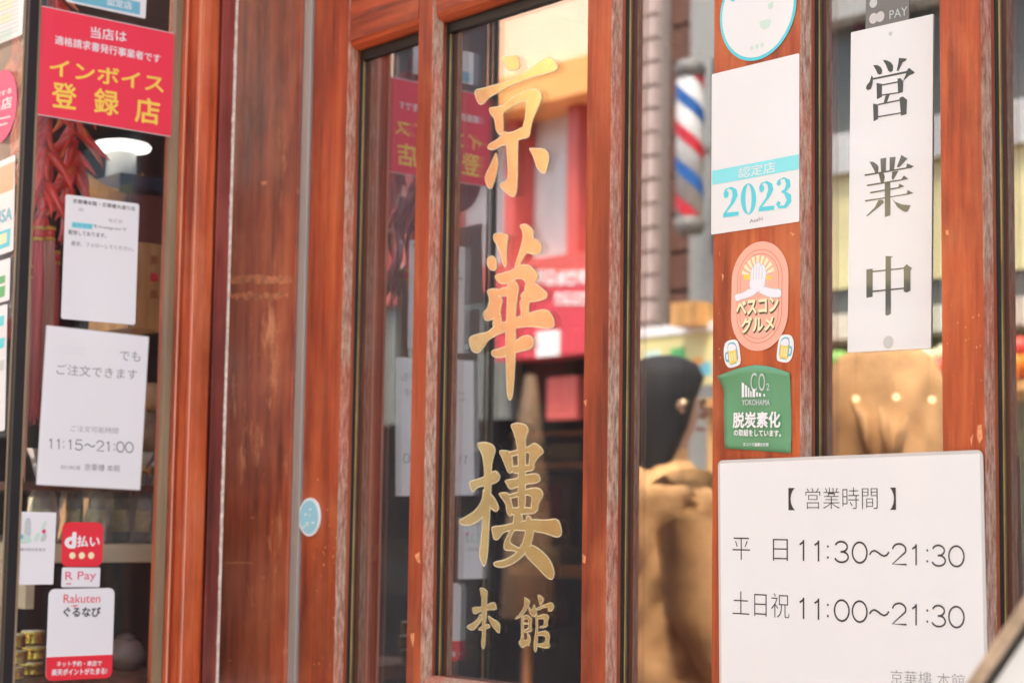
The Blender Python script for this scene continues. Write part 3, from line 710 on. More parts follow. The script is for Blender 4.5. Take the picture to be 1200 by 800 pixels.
for yy in (372, 398, 424): quad(c, [(-4, yy), (6, yy-3), (5, yy+9), (-4, yy+12)], .0008, 'teal' if yy < 400 else 'soft_grey')

# ================================================================= STICKERS ON THE DOOR AND POST
c = Card('oval_badge', 'small round pale blue badge stuck on the left door stile', 'badge', PD, [(351.5, 583), (376, 582), (376, 628), (351.5, 628)], ang=0)
a = c.L(364, 605.5); r1 = abs(c.L(364, 583)[1]-a[1])
circ = lambda r, n=32: [(a[0]+r*math.cos(2*math.pi*i/n), a[1]+r*math.sin(2*math.pi*i/n)) for i in range(n)]
plate(c, 'rim', circ(r1), .0002, .0022, MT['white_ink']); plate(c, 'face', circ(r1*.87), .0021, .0026, ink('pale_badge_blue', (.34, .66, .76)))
for i in range(9):
    b = (a[0]+random.uniform(-.5, .5)*r1, a[1]+random.uniform(-.55, .55)*r1)
    flat(c, 'print', [(b[0]-.004, b[1]-.0012), (b[0]+.002, b[1]-.0012), (b[0]+.0015, b[1]+.0012), (b[0]-.002, b[1]+.001)], .0027+i*1e-5, MT['pale_green' if i % 2 else 'skin_white'])
c = Card('round_certificate_sticker', 'large round white sticker with teal rim at the top of the post', 'sticker', PD, [(843, -50), (932, -50), (932, 72), (843, 72)], ang=0)
a = c.L(888, 11.5); r1 = abs(c.L(932.5, 11)[0]-c.L(843, 11)[0])/2
plate(c, 'rim', circ(r1, 64), .0002, .0006, MT['teal']); plate(c, 'face', circ(r1*.935, 64), .0006, .0008, MT['paper'])
flat(c, 'print', chaikin([c.L(*p) for p in [(855, 0), (859, -3), (863, 0), (860, 3)]], 1), .0009, MT['teal'])
flat(c, 'print', chaikin([c.L(*p) for p in [(890, 25), (905, 22), (903, 32), (896, 36), (892, 33)]], 1), .0009, MT['pale_green'])
flat(c, 'print', chaikin([c.L(*p) for p in [(900, 5), (908, 2), (906, 10), (902, 12)]], 1), .00092, MT['pale_green'])
for x in (882, 888, 894): quad(c, [(x-2, 58-(x-888)*.3), (x+1.6, 57-(x-888)*.3), (x+1.6, 52-(x-888)*.3), (x-2, 53-(x-888)*.3)], .0009, 'pale_green')
c = Card('year_sticker', 'tall white sticker with blue band and large blue 2023 on the post', 'sticker', PD, [(835, 87), (937, 63), (937, 259), (833.5, 276)])
sheet(c, r=.0015)
quad(c, [(835.3, 200.5), (936.7, 181), (936.7, 198.5), (835, 217)], .0008, 'cyan')
text(c, '認定店', (866, 209.5), (909.5, 202), 12.5, W, .005, z=.001)
two = [(135,412),(150,375),(200,356),(245,378),(257,430),(228,490),(172,560),(160,578),(265,566),(262,602),(130,618),(132,588),(192,500),(213,430),(206,388),(182,372),(160,385),(178,405),(178,435),(160,455),(140,447)]
polys = [two, [(x+303, y-50) for x, y in two]]
zero = [(347+66*math.cos(t), 460+132*math.sin(t)) for t in [i*math.pi/14 for i in range(28)]]
hole = [(347+26*math.cos(t), 460+122*math.sin(t)) for t in [i*math.pi/14 for i in range(28)]]
zl = [p for p in zero if p[0] <= 347.1]; 
halfL = [(347+66*math.cos(t), 460+132*math.sin(t)) for t in [math.pi/2+i*math.pi/14 for i in range(15)]] + [(347+26*math.cos(t), 460+122*math.sin(t)) for t in [math.pi*1.5-i*math.pi/14 for i in range(15)]]
halfR = [(347+66*math.cos(t), 460+132*math.sin(t)) for t in [-math.pi/2+i*math.pi/14 for i in range(15)]] + [(347+26*math.cos(t), 460+122*math.sin(t)) for t in [math.pi/2-i*math.pi/14 for i in range(15)]]
three = [(585,335),(598,300),(650,274),(700,298),(706,355),(668,398),(710,425),(713,485),(668,538),(605,542),(580,505),(600,475),(622,490),(612,520),(650,515),(673,470),(650,415),(628,405),(628,392),(652,380),(668,335),(655,292),(625,292),(618,308),(625,330),(608,352)]
polys += [halfL, halfR, three]
multi(c, 'lettering', [[c.L(*p) for p in crop(pl, 7.27, 830, 170)] for pl in polys], .0008, MT['teal'])
text(c, 'Asahi', (879, 262), (894.5, 258), 4.6, G, .0)
c = Card('gourmet_sticker', 'tall oval pink sticker with clasped hands and yellow lettering on the post', 'sticker', PD, [(857, 284), (923.5, 284), (923.5, 411), (857, 411)], ang=-.02)
wv = abs(c.L(923.5, 347)[0]-c.L(857, 347)[0]); hv = abs(c.L(890, 283)[1]-c.L(890, 411)[1]); cc = c.L(890.3, 347)
def stad(k, n=12): return rrect(wv*k, hv-(1-k)*wv, wv*k/2-1e-5, n, cc[0], cc[1])
plate(c, 'sheet', stad(1), .0002, .0006, MT['peach_light']); flat(c, 'ring', stad(.795), .0007, MT['peach']); flat(c, 'inner_face', stad(.778), .00075, MT['peach_light'])
flat(c, 'ring', stad(.685), .0008, MT['peach']); flat(c, 'inner_face', stad(.67), .00085, MT['peach_light'])
S5 = (5.51, 845, 275)
for k in range(9):
    an = math.radians(20+k*17.5); q = c.L(888.5, 326); r_ = wv*.30
    flat(c, 'ray', [(q[0]+math.cos(an-.05)*r_*.3, q[1]+math.sin(an-.05)*r_*.3), (q[0]+math.cos(an+.05)*r_*.3, q[1]+math.sin(an+.05)*r_*.3), (q[0]+math.cos(an+.1)*r_, q[1]+math.sin(an+.1)*r_), (q[0]+math.cos(an-.1)*r_, q[1]+math.sin(an-.1)*r_)], .0009+k*1e-5, MT['cream'])
quad(c, crop([(150, 262), (200, 255), (200, 290), (152, 292)], *S5), .00101, 'yellow_ink'); quad(c, crop([(290, 262), (330, 268), (328, 288), (290, 290)], *S5), .00101, 'yellow_ink')
hands = [[(92,388),(150,375),(190,345),(240,372),(200,398),(150,412),(100,432)], [(285,335),(330,350),(392,352),(395,402),(330,405),(290,392),(245,370)],
         [(188,330),(195,270),(203,215),(222,200),(232,186),(252,180),(262,200),(262,300),(250,365),(235,372),(200,352)],
         [(262,190),(285,200),(297,245),(290,300),(285,335),(262,360),(246,366),(252,300)]]
multi(c, 'hand_outline', [inset([c.L(*p) for p in crop(h, *S5)], -.0005) for h in hands], .00105, MT['soft_grey'])
multi(c, 'hands', [chaikin([c.L(*p) for p in crop(h, *S5)], 1) for h in hands], .0011, MT['skin_white'])
for k, xx in enumerate((215, 232, 250, 270)): quad(c, crop([(xx, 205), (xx+3, 205), (xx+1, 290), (xx-2, 290)], *S5), .0012, 'soft_grey')
DKB = ink('dark_olive', (.10, .08, .04))
text(c, 'ベスコン', (864.8, 371.5), (913.6, 365.5), 16, DKB, .07, z=.00115); text(c, 'ベスコン', (864, 370), (913, 364), 16, MT['cream'], .045, z=.0012)
text(c, 'グルメ', (870.8, 391.5), (908.4, 388.5), 17, DKB, .07, z=.00115); text(c, 'グルメ', (870, 390), (907.6, 387), 17, MT['cream'], .045, z=.0012)
for mx, my, fl in ((858.5, 414.5, -1), (920.5, 408.5, 1)):
    c = Card('beer_mug_sticker', 'beer mug sticker, %s of the two under the pink oval' % ('lower left one' if fl < 0 else 'upper right one'), 'sticker', PD,
             [(mx-10, my-17), (mx+10, my-17), (mx+10, my+17), (mx-10, my+17)], group='beer mug stickers', ang=math.radians(-fl*8))
    u = c.w/20; v = c.h/34
    def Q(pts): return [(x*u*fl, y*v) for x, y in pts]
    plate(c, 'sheet', chaikin(Q([(-9, -14), (-9, 8), (-6, 16), (5, 17), (9, 10), (10, 0), (9, -10), (5, -16), (-4, -16)]), 2), .0002, .0006, MT['white_ink'])
    flat(c, 'outline', chaikin(Q([(-6.5, -12), (-6.5, 7), (-4, 13), (3, 14), (5, 7), (5, -13)]), 1), .0007, MT['sky_blue'])
    flat(c, 'handle', chaikin(Q([(4.5, 4), (8.5, 3), (8.5, -7), (4.5, -9), (4.5, -6), (7, -5), (7, 1), (4.5, 2)]), 1), .0008, MT['sky_blue'])
    flat(c, 'beer', Q([(-5.3, -10.8), (-5.3, 4), (4, 4), (4, -12)]), .0009, MT['yellow_ink']); flat(c, 'foam', chaikin(Q([(-5.8, 4), (-5, 9), (-1, 12), (3, 11.5), (4.5, 5), (1, 3)]), 1), .001, MT['skin_white'])
    for xx in (-3, 0, 2.6): flat(c, 'stripe', Q([(xx-.6, -9), (xx+.6, -9), (xx+.6, 1), (xx-.6, 1)]), .00105, MT['cream'])
# green sticker with a lifting top edge: a bent grid
c = Card('green_sticker', 'creased green film sticker with its top left corner peeling off the post', 'sticker', PD, [(850, 432), (927, 431), (928, 530), (851, 525)], ang=0)
nx, ny = 16, 18; V = []; Fc = []
TL, TR, BR, BL = [Vector(c.L(*p)) for p in ((848, 441), (926.5, 437), (927.5, 531), (850, 525))]
MIDT = Vector(c.L(890, 427.5)); 
for j in range(ny+1):
    for i in range(nx+1):
        s, t = i/nx, j/ny
        top = TL*(1-s)+TR*s; hump = (MIDT.y-(TL.y+TR.y)/2)*(1-abs(2*s-1)**1.6)*t**6
        p = (BL*(1-s)+BR*s)*(1-t)+top*t
        lift = .0006 + .010*max(0, t-.80)**1*5*max(0, .55-s)**1.2 + .0005*math.sin(9*s+5*t) + .0007*math.exp(-((t-.10)/.03)**2) + .0009*max(0, t-.9)*10
        V.append((p.x - (.0035*(t-.8)*5*max(0, .3-s)*3 if t > .8 else 0), p.y+hump, lift))
for j in range(ny):
    for i in range(nx): Fc.append((j*(nx+1)+i, j*(nx+1)+i+1, (j+1)*(nx+1)+i+1, (j+1)*(nx+1)+i))
o = mesh('film', V, Fc, MT['green_film'], c.root, local=True, smooth=True); md = o.modifiers.new('solid', 'SOLIDIFY'); md.thickness = .0003; md.offset = -1
S6 = (5.33, 840, 385); zt = .0025
text(c, 'C', (881.6, 459), (889, 458.5), 22, MT['soft_grey'], .0, z=zt); text(c, 'O', (891, 458.5), (898.5, 458), 21, MT['soft_grey'], .0, z=zt); text(c, '2', (900, 457.5), (904, 457), 8, MT['soft_grey'], z=zt)
multi(c, 'bar', [[c.L(*p) for p in crop(q, *S6)] for q in ([(167,335),(182,342),(182,428),(167,430)], [(187,350),(200,358),(200,428),(187,428)], [(205,365),(215,372),(215,428),(205,428)], [(219,385),(229,395),(229,428),(219,428)], [(234,372),(250,380),(250,428),(234,428)], [(256,395),(268,398),(268,425),(256,425)], [(274,400),(288,405),(288,425),(274,425)], [(303,408),(312,408),(312,424),(303,424)])], zt, MT['white_ink'])
text(c, 'YOKOHAMA', (871.5, 474.7), (904, 474.7), 6.5, MT['soft_grey'], .03, z=zt)
text(c, '脱炭素化', (861, 501), (916, 500.5), 17.5, W, .035, z=zt); text(c, 'の取組をしています。', (862, 510.5), (917, 511.5), 7.5, W, .03, z=zt)
text(c, 'ヨコハマ温暖化対策', (873, 522.5), (902.8, 523), 4.2, W, .02, z=zt)

# ================================================================= OPEN SIGN, OPENING HOURS
PO = Plane('Y', YG-.0003)
c = Card('open_sign', 'tall white sign with three glassy characters hung behind the right pane', 'sign', PO, [(997, 38), (1093, 18), (1093, 408), (995, 413)])
sheet(c, r=.001, th=.0010)
ei = [[(170,150),(215,150),(250,170),(265,200),(262,235),(240,250),(218,240),(200,200)], [(272,95),(310,100),(355,120),(380,155),(375,210),(350,225),(325,205),(305,150)], [(440,75),(520,82),(515,100),(480,120),(435,210),(415,210),(430,140)],
      [(155,255),(170,280),(165,340),(150,395),(120,412),(95,395),(100,365),(135,320)], [(165,285),(520,210),(525,232),(168,302)], [(545,178),(605,225),(590,240),(550,255),(480,320),(510,250),(525,200)],
      [(205,335),(262,345),(262,480),(210,505)], [(262,350),(440,315),(440,330),(262,364)], [(425,290),(455,285),(485,320),(480,430),(430,445)], [(262,455),(430,430),(430,444),(262,469)], [(300,465),(345,455),(315,535),(280,545)],
      [(170,550),(222,560),(222,710),(175,735)], [(222,553),(455,505),(455,520),(222,568)], [(445,490),(480,475),(525,510),(518,660),(460,675)], [(222,680),(460,640),(460,654),(222,694)]]
gy = [[(140,140),(180,140),(225,170),(240,200),(235,260),(205,270),(190,230)], [(260,105),(325,95),(320,250),(268,260)], [(362,92),(428,85),(410,240),(362,245)], [(490,65),(560,105),(470,200),(440,200),(475,110)],
      [(85,280),(560,200),(560,216),(90,298)], [(555,158),(630,190),(600,210),(540,216)], [(240,260),(290,255),(310,300),(300,360),(265,370)], [(390,250),(460,240),(420,310),(400,345),(385,320)],
      [(110,393),(490,333),(490,348),(115,410)], [(520,290),(570,330),(480,348)], [(145,473),(460,418),(460,434),(150,490)], [(470,380),(525,410),(455,436)], [(90,563),(400,518),(560,488),(560,502),(95,580)], [(560,450),(625,485),(550,506)],
      [(310,365),(370,360),(370,730),(310,750)], [(290,560),(240,560),(200,640),(105,735),(115,742),(230,650),(300,590)], [(385,540),(420,580),(500,610),(595,620),(560,690),(520,690),(450,640)]]
ch = [[(100,230),(165,222),(165,515),(100,525)], [(300,90),(375,95),(355,110),(355,690),(320,712),(298,700)], [(490,205),(520,175),(575,215),(560,240),(560,450),(520,470),(490,460)], [(165,245),(490,210),(490,224),(165,260)], [(165,450),(490,418),(490,433),(165,467)]]
for pls, s, oy in ((ei, 8.89, 60), (gy, 9.41, 175), (ch, 8.89, 290)):
    multi(c, 'character', [[c.L(*p) for p in crop(q, s, 1005, oy)] for q in pls], .0012, MT['film'])
disc(c, (1044.5, 40), 2.0, .0013, 'soft_grey', 'hole'); disc(c, (1042, 401), 6, .0012, 'lam', 'suction_cup'); disc(c, (1042, 401), 3.4, .0013, 'soft_grey', 'suction_cup')
c = Card('pay_logo_sticker', 'dark transparent payment sticker at the very top above the hanging sign', 'sticker', PO, [(1015, -30), (1066, -42), (1066, 24), (1015, 34)])
sheet(c, plain('smoky_film', (.20, .19, .18), .2, var=.05), r=.001, th=.0004)
disc(c, (1024, 22), 5, .0006, 'lam'); disc(c, (1032, 20), 5, .0007, 'lam'); disc(c, (1024, 4), 4.5, .0006, 'soft_grey'); text(c, 'PAY', (1043, 23), (1064, 18), 10, MT['soft_grey'], 0)
PH = Plane('Y', YD-.003)
c = Card('opening_hours_sheet', 'large white laminated opening hours sheet across post and pane at lower right', 'notice', PH, [(846, 541), (1149.5, 533), (1155, 840), (845, 822)])
plate(c, 'laminate', rrect(c.w+.006, c.h+.006, .006), .0001, .0008, MT['lam']); plate(c, 'sheet', rrect(c.w, c.h, .001), .0002, .0010, MT['paper'])
T = MT['ink']; zz = .0012
text(c, '【', (925, 597.5), (932.6, 597.5), 26, T, -.003, z=zz); text(c, '】', (1044, 597), (1051, 597), 26, T, -.003, z=zz)
text(c, '営業時間', (945, 596), (1029.5, 596), 24.5, T, -.014, z=zz)
text(c, '平', (859.5, 655.4), (880, 656), 26, T, -.014, z=zz); text(c, '日', (906.8, 656.5), (924.3, 657), 25.5, T, -.014, z=zz)
def hm(s_, A, B, h, m): digits(c, s_, [(820+a_/2.858, 820+b_/2.858) for a_, b_ in SP], lambda px: A[1]+(B[1]-A[1])*(px-A[0])/(B[0]-A[0]), h, 1.75, m, zz)
hm('11:30~21:30', (937, 657), (1131.5, 664.5), 25.5, T)
text(c, '土日祝', (859.5, 720), (926, 724), 28, T, -.014, z=zz)
hm('11:00~21:30', (937.5, 725), (1132, 736), 26, T)
text(c, '京華樓 本館', (1045, 801), (1131.7, 807), 17, G, -.014, z=zz)

# ================================================================= INSIDE THE BAY AND THE RESTAURANT
def IX(px, py, x): return onX(px, py, x)
LEAFR = plain('glossy_red_chilli', (.92, .05, .03), .28, var=.35, scale=25, coat=.5)
ORR = plain('glossy_orange_chilli', (.92, .20, .04), .3, var=.3, scale=25, coat=.5)
STEM = plain('green_stem', (.05, .12, .03), .6)
# chillies share one mesh per colour
def chilli_mesh(nm, mat):
    n = 7; pts = []; rad = []
    for i in range(n+1):
        t = i/n; pts.append((.010*math.sin(t*1.9), 0, -t*.062)); rad.append(.0062*(math.sin(min(1, t*3.2+.35)*math.pi/2))*(1-t**2.2)+.0004)
    V, Fc = tube(pts, rad, 8)
    me = bpy.data.meshes.new(nm); me.from_pydata([tuple(v) for v in V], [], Fc); me.materials.append(mat); me.polygons.foreach_set('use_smooth', [True]*len(me.polygons)); return me
cm = [chilli_mesh('chilli', LEAFR), chilli_mesh('chilli', ORR)]
def garland(label, spine, xx, cnt, spread, seed):
    rnd = random.Random(seed)
    p0 = IX(*spine[0], xx); t = thing('chilli_garland', label, 'garland', p0, 'red chilli garlands')
    mesh('string', *tube([IX(*s, xx) for s in spine], .0012, 5), LEAFR, t)
    for i in range(cnt):
        f = i/cnt*(len(spine)-1); k = int(f); a = f-k
        px = spine[k][0]*(1-a)+spine[k+1][0]*a; py = spine[k][1]*(1-a)+spine[k+1][1]*a
        p = IX(px+rnd.uniform(-3, 3), py, xx+rnd.uniform(-.012, .012))
        sc = rnd.uniform(.75, 1.15)
        m_ = Matrix.Translation(p) @ Matrix.Rotation(math.pi/2, 4, 'Z') @ Matrix.Rotation(rnd.uniform(-spread, spread), 4, 'Y') @ Matrix.Rotation(rnd.uniform(-.6, .6), 4, 'X') @ Matrix.Rotation(rnd.uniform(0, 6.28), 4, 'Z') @ Matrix.Scale(sc, 4)
        o = bpy.data.objects.new('chilli', cm[rnd.random() < .3]); link(o, t, m_)
garland('red chilli garland behind the red poster, its peppers hanging to the white notice card', [(56, 100), (54, 150), (52, 200), (50, 262)], -2.19, 30, .75, 3)
garland('red chilli garland, slightly shorter and further right, behind the corner of the red poster', [(90, 110), (88, 150), (86, 200), (80, 250)], -2.25, 26, .7, 5)
garland('red chilli garland right behind the dark corner strip at the left edge', [(22, 40), (24, 90), (30, 180), (30, 290)], -2.24, 26, .6, 8)
garland('red chilli garland hanging above the red poster at the top edge', [(62, -30), (62, -5), (64, 12)], -2.2, 10, .8, 12)
YEL = plain('yellow_cord_knot', (.80, .42, .03), .5, var=.3); REDC = plain('red_silk_strands', (.95, .10, .10), .55, var=.5, scale=300, stretch=(1, 1, .02)); REDD = plain('faded_red_strands', (.95, .36, .27), .6, var=.5, scale=300, stretch=(1, 1, .02))
def tassel(label, px, y0, y1, wpx, xx, mat, seed):
    rnd = random.Random(seed); p = IX(px, y0, xx); t = thing('tassel', label, 'tassel', p, 'long red silk tassels')
    q = IX(px-(y1-y0)*.035, y1, xx); hw = (IX(px+wpx/2, y0, xx)-IX(px-wpx/2, y0, xx)).length/2; L_ = p.z-q.z
    for dz in (0, -.014): mesh('knot_ring', *lathe((p.x, p.y, p.z+dz), [(hw*.6, -.003), (hw*.95, -.0015), (hw*.95, .0015), (hw*.6, .003)], 14), YEL, t, smooth=True)
    mesh('knot', *lathe((p.x, p.y, p.z-.007), [(hw*.75, -.0055), (hw*.85, 0), (hw*.75, .0055)], 14), LEAFR, t, smooth=True)
    parts = []
    for i in range(70):
        a = rnd.uniform(0, 6.28); r = hw*math.sqrt(rnd.random())*1.05; l = L_*rnd.uniform(.86, 1.0)
        x, y = r*math.cos(a), r*math.sin(a); parts.append(tube([(p.x+x*.7, p.y+y*.7, p.z-.016), (p.x+x, p.y+y, p.z-l*.3), (p.x+x*1.1+rnd.uniform(-.001, .001), p.y+y*1.1+rnd.uniform(-.0015, .0015), p.z-l)], [.0009, .0009, .0005], 4))
    o = mesh('strands', *join(parts), mat, t); o['kind'] = 'stuff'
tassel('red silk tassel with yellow knot, second from the left behind the side glass', 44, 268, 500, 17, -2.185, REDC, 1)
tassel('faded pinkish tassel with yellow knot touching the white notice card', 58, 268, 470, 15, -2.20, REDD, 2)
tassel('faded red tassel with lower yellow knot beside the dark corner strip', 31, 312, 565, 15, -2.17, REDD, 4)
tassel('dark red tassel mostly hidden behind the white notice card', 66, 296, 520, 10, -2.25, REDC, 5)
# lamp with white disc
xx = -2.55; p = IX(143, 172, xx); s_ = (IX(174, 172, xx)-IX(113, 172, xx)).length/2
t = thing('disc_lamp', 'white disc lamp on grey column below the red poster', 'lamp', (p.x, p.y, p.z-.2))
mesh('shade', *lathe(p, [(s_*.3, .010), (s_*.9, .004), (s_, 0), (s_*.95, -.005), (s_*.4, -.006)], 28), plain('white_enamel', (.85, .85, .84), .3, emit=(1, .95, .86), es=.5), t, smooth=True)
mesh('column', *lathe((p.x, p.y, p.z-.16), [(s_*.55, 0), (s_*.56, .08), (s_*.5, .15)], 20), plain('grey_frosted', (.42, .42, .40), .35), t, smooth=True)
TAN = wood('pale_box_wood', (.62, .30, .08), (.85, .46, .15), (.92, .58, .24), (.5, .2, .1), .8, .9, rough=.6, coat=0)
# shallow wooden boat
p = IX(128, 226, -2.37)
V, Fc = [], []
nn = 16
for i in range(nn+1):
    t_ = i/nn*2-1; wdt = .028*(1-abs(t_)**2.2)+.001; zc = .034*abs(t_)**2
    V += [(p.x-wdt, p.y+t_*.055, p.z+zc), (p.x-wdt*.4, p.y+t_*.05, p.z+zc*.7-.02*(1-t_*t_)-.004), (p.x+wdt*.4, p.y+t_*.05, p.z+zc*.7-.02*(1-t_*t_)-.004), (p.x+wdt, p.y+t_*.055, p.z+zc)]
for i in range(nn):
    for k in range(3): Fc.append((i*4+k, i*4+k+1, i*4+5+k, i*4+4+k))
o = mesh('wooden_boat_dish', V, Fc, TAN, smooth=True); md = o.modifiers.new('solid', 'SOLIDIFY'); md.thickness = .004
tag(o, 'curved tan wooden dish showing just above the white notice card', 'dish')
def xbox(name, label, cat, px0, px1, py0, py1, x, depth, mat, group=None, bev=.001):
    a, b = IX(px0, py1, x), IX(px1, py0, x)
    o = box(name, (x-depth, x, a.y, b.y, a.z, b.z), mat, bev=bev); tag(o, label, cat, group); return o
bx_ = xbox('tan_gift_box', 'tan box beside the white notice card with faint red print', 'box', 150, 200, 288, 384, -2.30, .12, TAN)
for py in (305, 325, 345):
    q = IX(181, py, -2.2985); mesh('print', [(q.x, q.y-.006, q.z-.006), (q.x, q.y+.006, q.z-.005), (q.x, q.y+.005, q.z+.006), (q.x, q.y-.006, q.z+.006)], [(0, 1, 2, 3)], plain('faint_print', (.45, .16, .05), .7) if py != 325 else MT['red_ink'], bx_)
xbox('dark_red_panel_box', 'dark red box standing on the tan box behind the side glass', 'box', 150, 205, 226, 286, -2.34, .12, plain('maroon_lacquer', (.16, .03, .02), .4))
xbox('navy_tin', 'flat navy tin on top of the dark red box', 'tin', 140, 205, 211, 225, -2.34, .12, plain('navy_lacquer', (.015, .03, .06), .4))
CRM = plain('cream_shelf_paint', (.55, .47, .32), .55, var=.08)
sh = thing('display_shelf', 'cream painted shelf board inside the bay carrying wrapped bottles', 'shelf', IX(100, 648, -2.5))
SHZ1 = IX(120, 637, -2.24).z; SHZ0 = IX(120, 659, -2.24).z
box('board', (-2.95, -2.24, YF+.1, 1.6, SHZ0, SHZ1), CRM, sh, bev=.002)
box('bracket', (-2.9, -2.26, YF+.1, YF+.112, SHZ0-.06, SHZ0-.001), CRM, sh)
# wrapped bottles on the shelf
CEL = plain('cellophane', (.75, .75, .72), .12, var=.1, trans=.75); DKG = plain('dark_bottle_glass', (.02, .03, .03), .15, coat=1)
cols = [(48, 'shortest wrapped bottle near the eco sticker'), (85, 'wrapped bottle with tan label above the red payment sticker'), (112, 'wrapped dark bottle in the middle of the shelf'), (140, 'wrapped bottle with bright foil neck, second from the frame'), (168, 'wrapped bottle nearest to the moulded frame')]
for k, (px, lb) in enumerate(cols):
    x = -2.30-.03*(k % 2); p = IX(px, 636, x); z0 = SHZ1+.0005
    t = thing('wrapped_bottle', lb, 'bottle', (p.x, p.y, z0), 'cellophane wrapped bottles on the shelf')
    r = .017
    mesh('bottle', *lathe((p.x, p.y, z0), [(r, 0), (r, .055), (r*.45, .075), (r*.4, .10), (r*.45, .105)], 14), DKG, t, smooth=True)
    mesh('label_band', *lathe((p.x, p.y, z0), [(r*1.02, .015), (r*1.03, .02), (r*1.03, .04), (r*1.02, .045)], 14), plain('bottle_label', random.choice([(.5, .35, .12), (.35, .3, .1), (.6, .55, .45)]), .5, var=.4, scale=80), t, smooth=True)
    rn = random.Random(k); pr = []
    V, Fc = lathe((p.x, p.y, z0), [(r*1.2, .001), (r*1.25, .03), (r*1.15, .06), (r*.6, .082), (r*.9, .105), (r*1.4, .125)], 12)
    V = [(v[0]+rn.uniform(-.0025, .0025), v[1]+rn.uniform(-.0025, .0025), v[2]) for v in V]
    mesh('wrapper', V, Fc[:-1], CEL, t)
# gold tins, bottom left
GOLD = plain('gold_tin', (.62, .48, .10), .22, .9, .3, 40)
for r_ in range(3):
    for k in range(2):
        p = IX(14+k*24+(r_ % 2)*3, 760, -2.20-k*.05); z0 = IX(14, 796-r_*19, -2.20).z
        t = thing('gold_tin', '%s gold tin of the %s stack, low in the left corner' % (['bottom', 'middle', 'top'][r_], ['front', 'rear'][k]), 'tin', (p.x, p.y, z0), 'gold tins stacked under the shelf')
        mesh('can', *lathe((p.x, p.y, z0), [(.0155, 0), (.0165, .0015), (.016, .003), (.016, .012), (.0168, .0135), (.0155, .0155)], 18), GOLD, t, smooth=True)
        mesh('lid', *lathe((p.x, p.y, z0), [(.0148, .01555), (.0148, .0168), (.006, .0172)], 18), MT['gold_edge'], t, smooth=True)
zlow = IX(14, 797, -2.20).z
lo = box('low_shelf', (-2.95, -2.16, YF+.03, 1.25, zlow-.02, zlow-.0002), INW); tag(lo, 'dark low shelf under the gold tins', 'shelf')
p = IX(146, 800, -2.28); t = thing('clay_jar', 'round grey brown jar at the bottom next to the red banded sticker', 'jar', (p.x, p.y, zlow))
mesh('body', *lathe((p.x, p.y, zlow), [(.016, 0), (.026, .012), (.028, .022), (.020, .036), (.014, .04)], 20), plain('clay', (.22, .17, .15), .5, var=.2), t, smooth=True); mesh('lid', *lathe((p.x, p.y, zlow), [(.0145, .0401), (.012, .045), (.004, .049)], 16), plain('clay_lid', (.12, .09, .08), .5), t, smooth=True)
# figurine and crumpled gold parcel behind the order notice
p = IX(176, 500, -2.34)
t = thing('clay_figurine', 'brown figurine with pink cheek behind the right edge of the order notice', 'figurine', (p.x, p.y, p.z-.05))
mesh('robe', *lathe((p.x, p.y, p.z-.04), [(.026, 0), (.024, .03), (.014, .055), (.011, .062)], 18), plain('brown_glaze', (.20, .10, .04), .4, var=.3), t, smooth=True)
mesh('head', *lathe((p.x, p.y, p.z+.021), [(.006, 0), (.018, .008), (.022, .022), (.017, .036), (.004, .042)], 18), plain('tan_glaze', (.50, .28, .12), .45, var=.2), t, smooth=True)
rn = random.Random(4); p = IX(165, 548, -2.31); V, Fc = lathe((p.x, p.y, p.z-.012), [(.012, 0), (.028, .006), (.024, .014), (.010, .022)], 14)
V = [(v[0]+rn.uniform(-.004, .004), v[1]+rn.uniform(-.005, .005), v[2]+rn.uniform(-.003, .003)) for v in V]
tag(mesh('gold_parcel', V, Fc, GOLD), 'crumpled gold foil parcel at the lower right corner of the order notice', 'parcel')
mid = box('upper_shelf', (-2.9, -2.27, YF+.08, 1.6, IX(150, 566, -2.27).z-.012, IX(150, 562, -2.27).z-.006), INW, bev=.001); tag(mid, 'dark shelf board above the wrapped bottles, carrying the gold parcel', 'shelf')

# interior cabinet seen through the lower half of the wide door pane
def IY(px, py, y): return onY(px, py, y)
yc = 3.2
cab = thing('red_cabinet', 'red and gold framed cabinet in the dark room seen through the door', 'cabinet', (IY(640, 600, yc).x, yc, 0))
RDP = plain('red_lacquer', (.38, .03, .02), .35, var=.2); BRD = plain('brown_frame', (.24, .09, .03), .45, var=.2)
a, b = IY(560, 800, yc), IY(700, 300, yc)
box('carcass', (a.x, b.x, yc+.02, yc+.5, .01, b.z), INW, cab)
for (x0p, x1p, y0p, y1p) in ((612, 672, 385, 488), (604, 668, 556, 640)):
    q0, q1 = IY(x0p, y1p, yc), IY(x1p, y0p, yc)
    o = box('door_panel', (q0.x, q1.x, yc, yc+.019, q0.z, q1.z), BRD, cab, bev=.003); box('red_inset', (q0.x+.03, q1.x-.03, yc-.004, yc-.0001, q0.z+.03, q1.z-.03), RDP, o)
for py in (508, 545, 668):
    q0, q1 = IY(596, py+5, yc-.15), IY(690, py-5, yc-.15)
    box('ledge', (q0.x, q1.x, yc-.15, yc+.019, q0.z, q1.z), plain('orange_ledge', (.60, .20, .05), .4), cab, bev=.003)
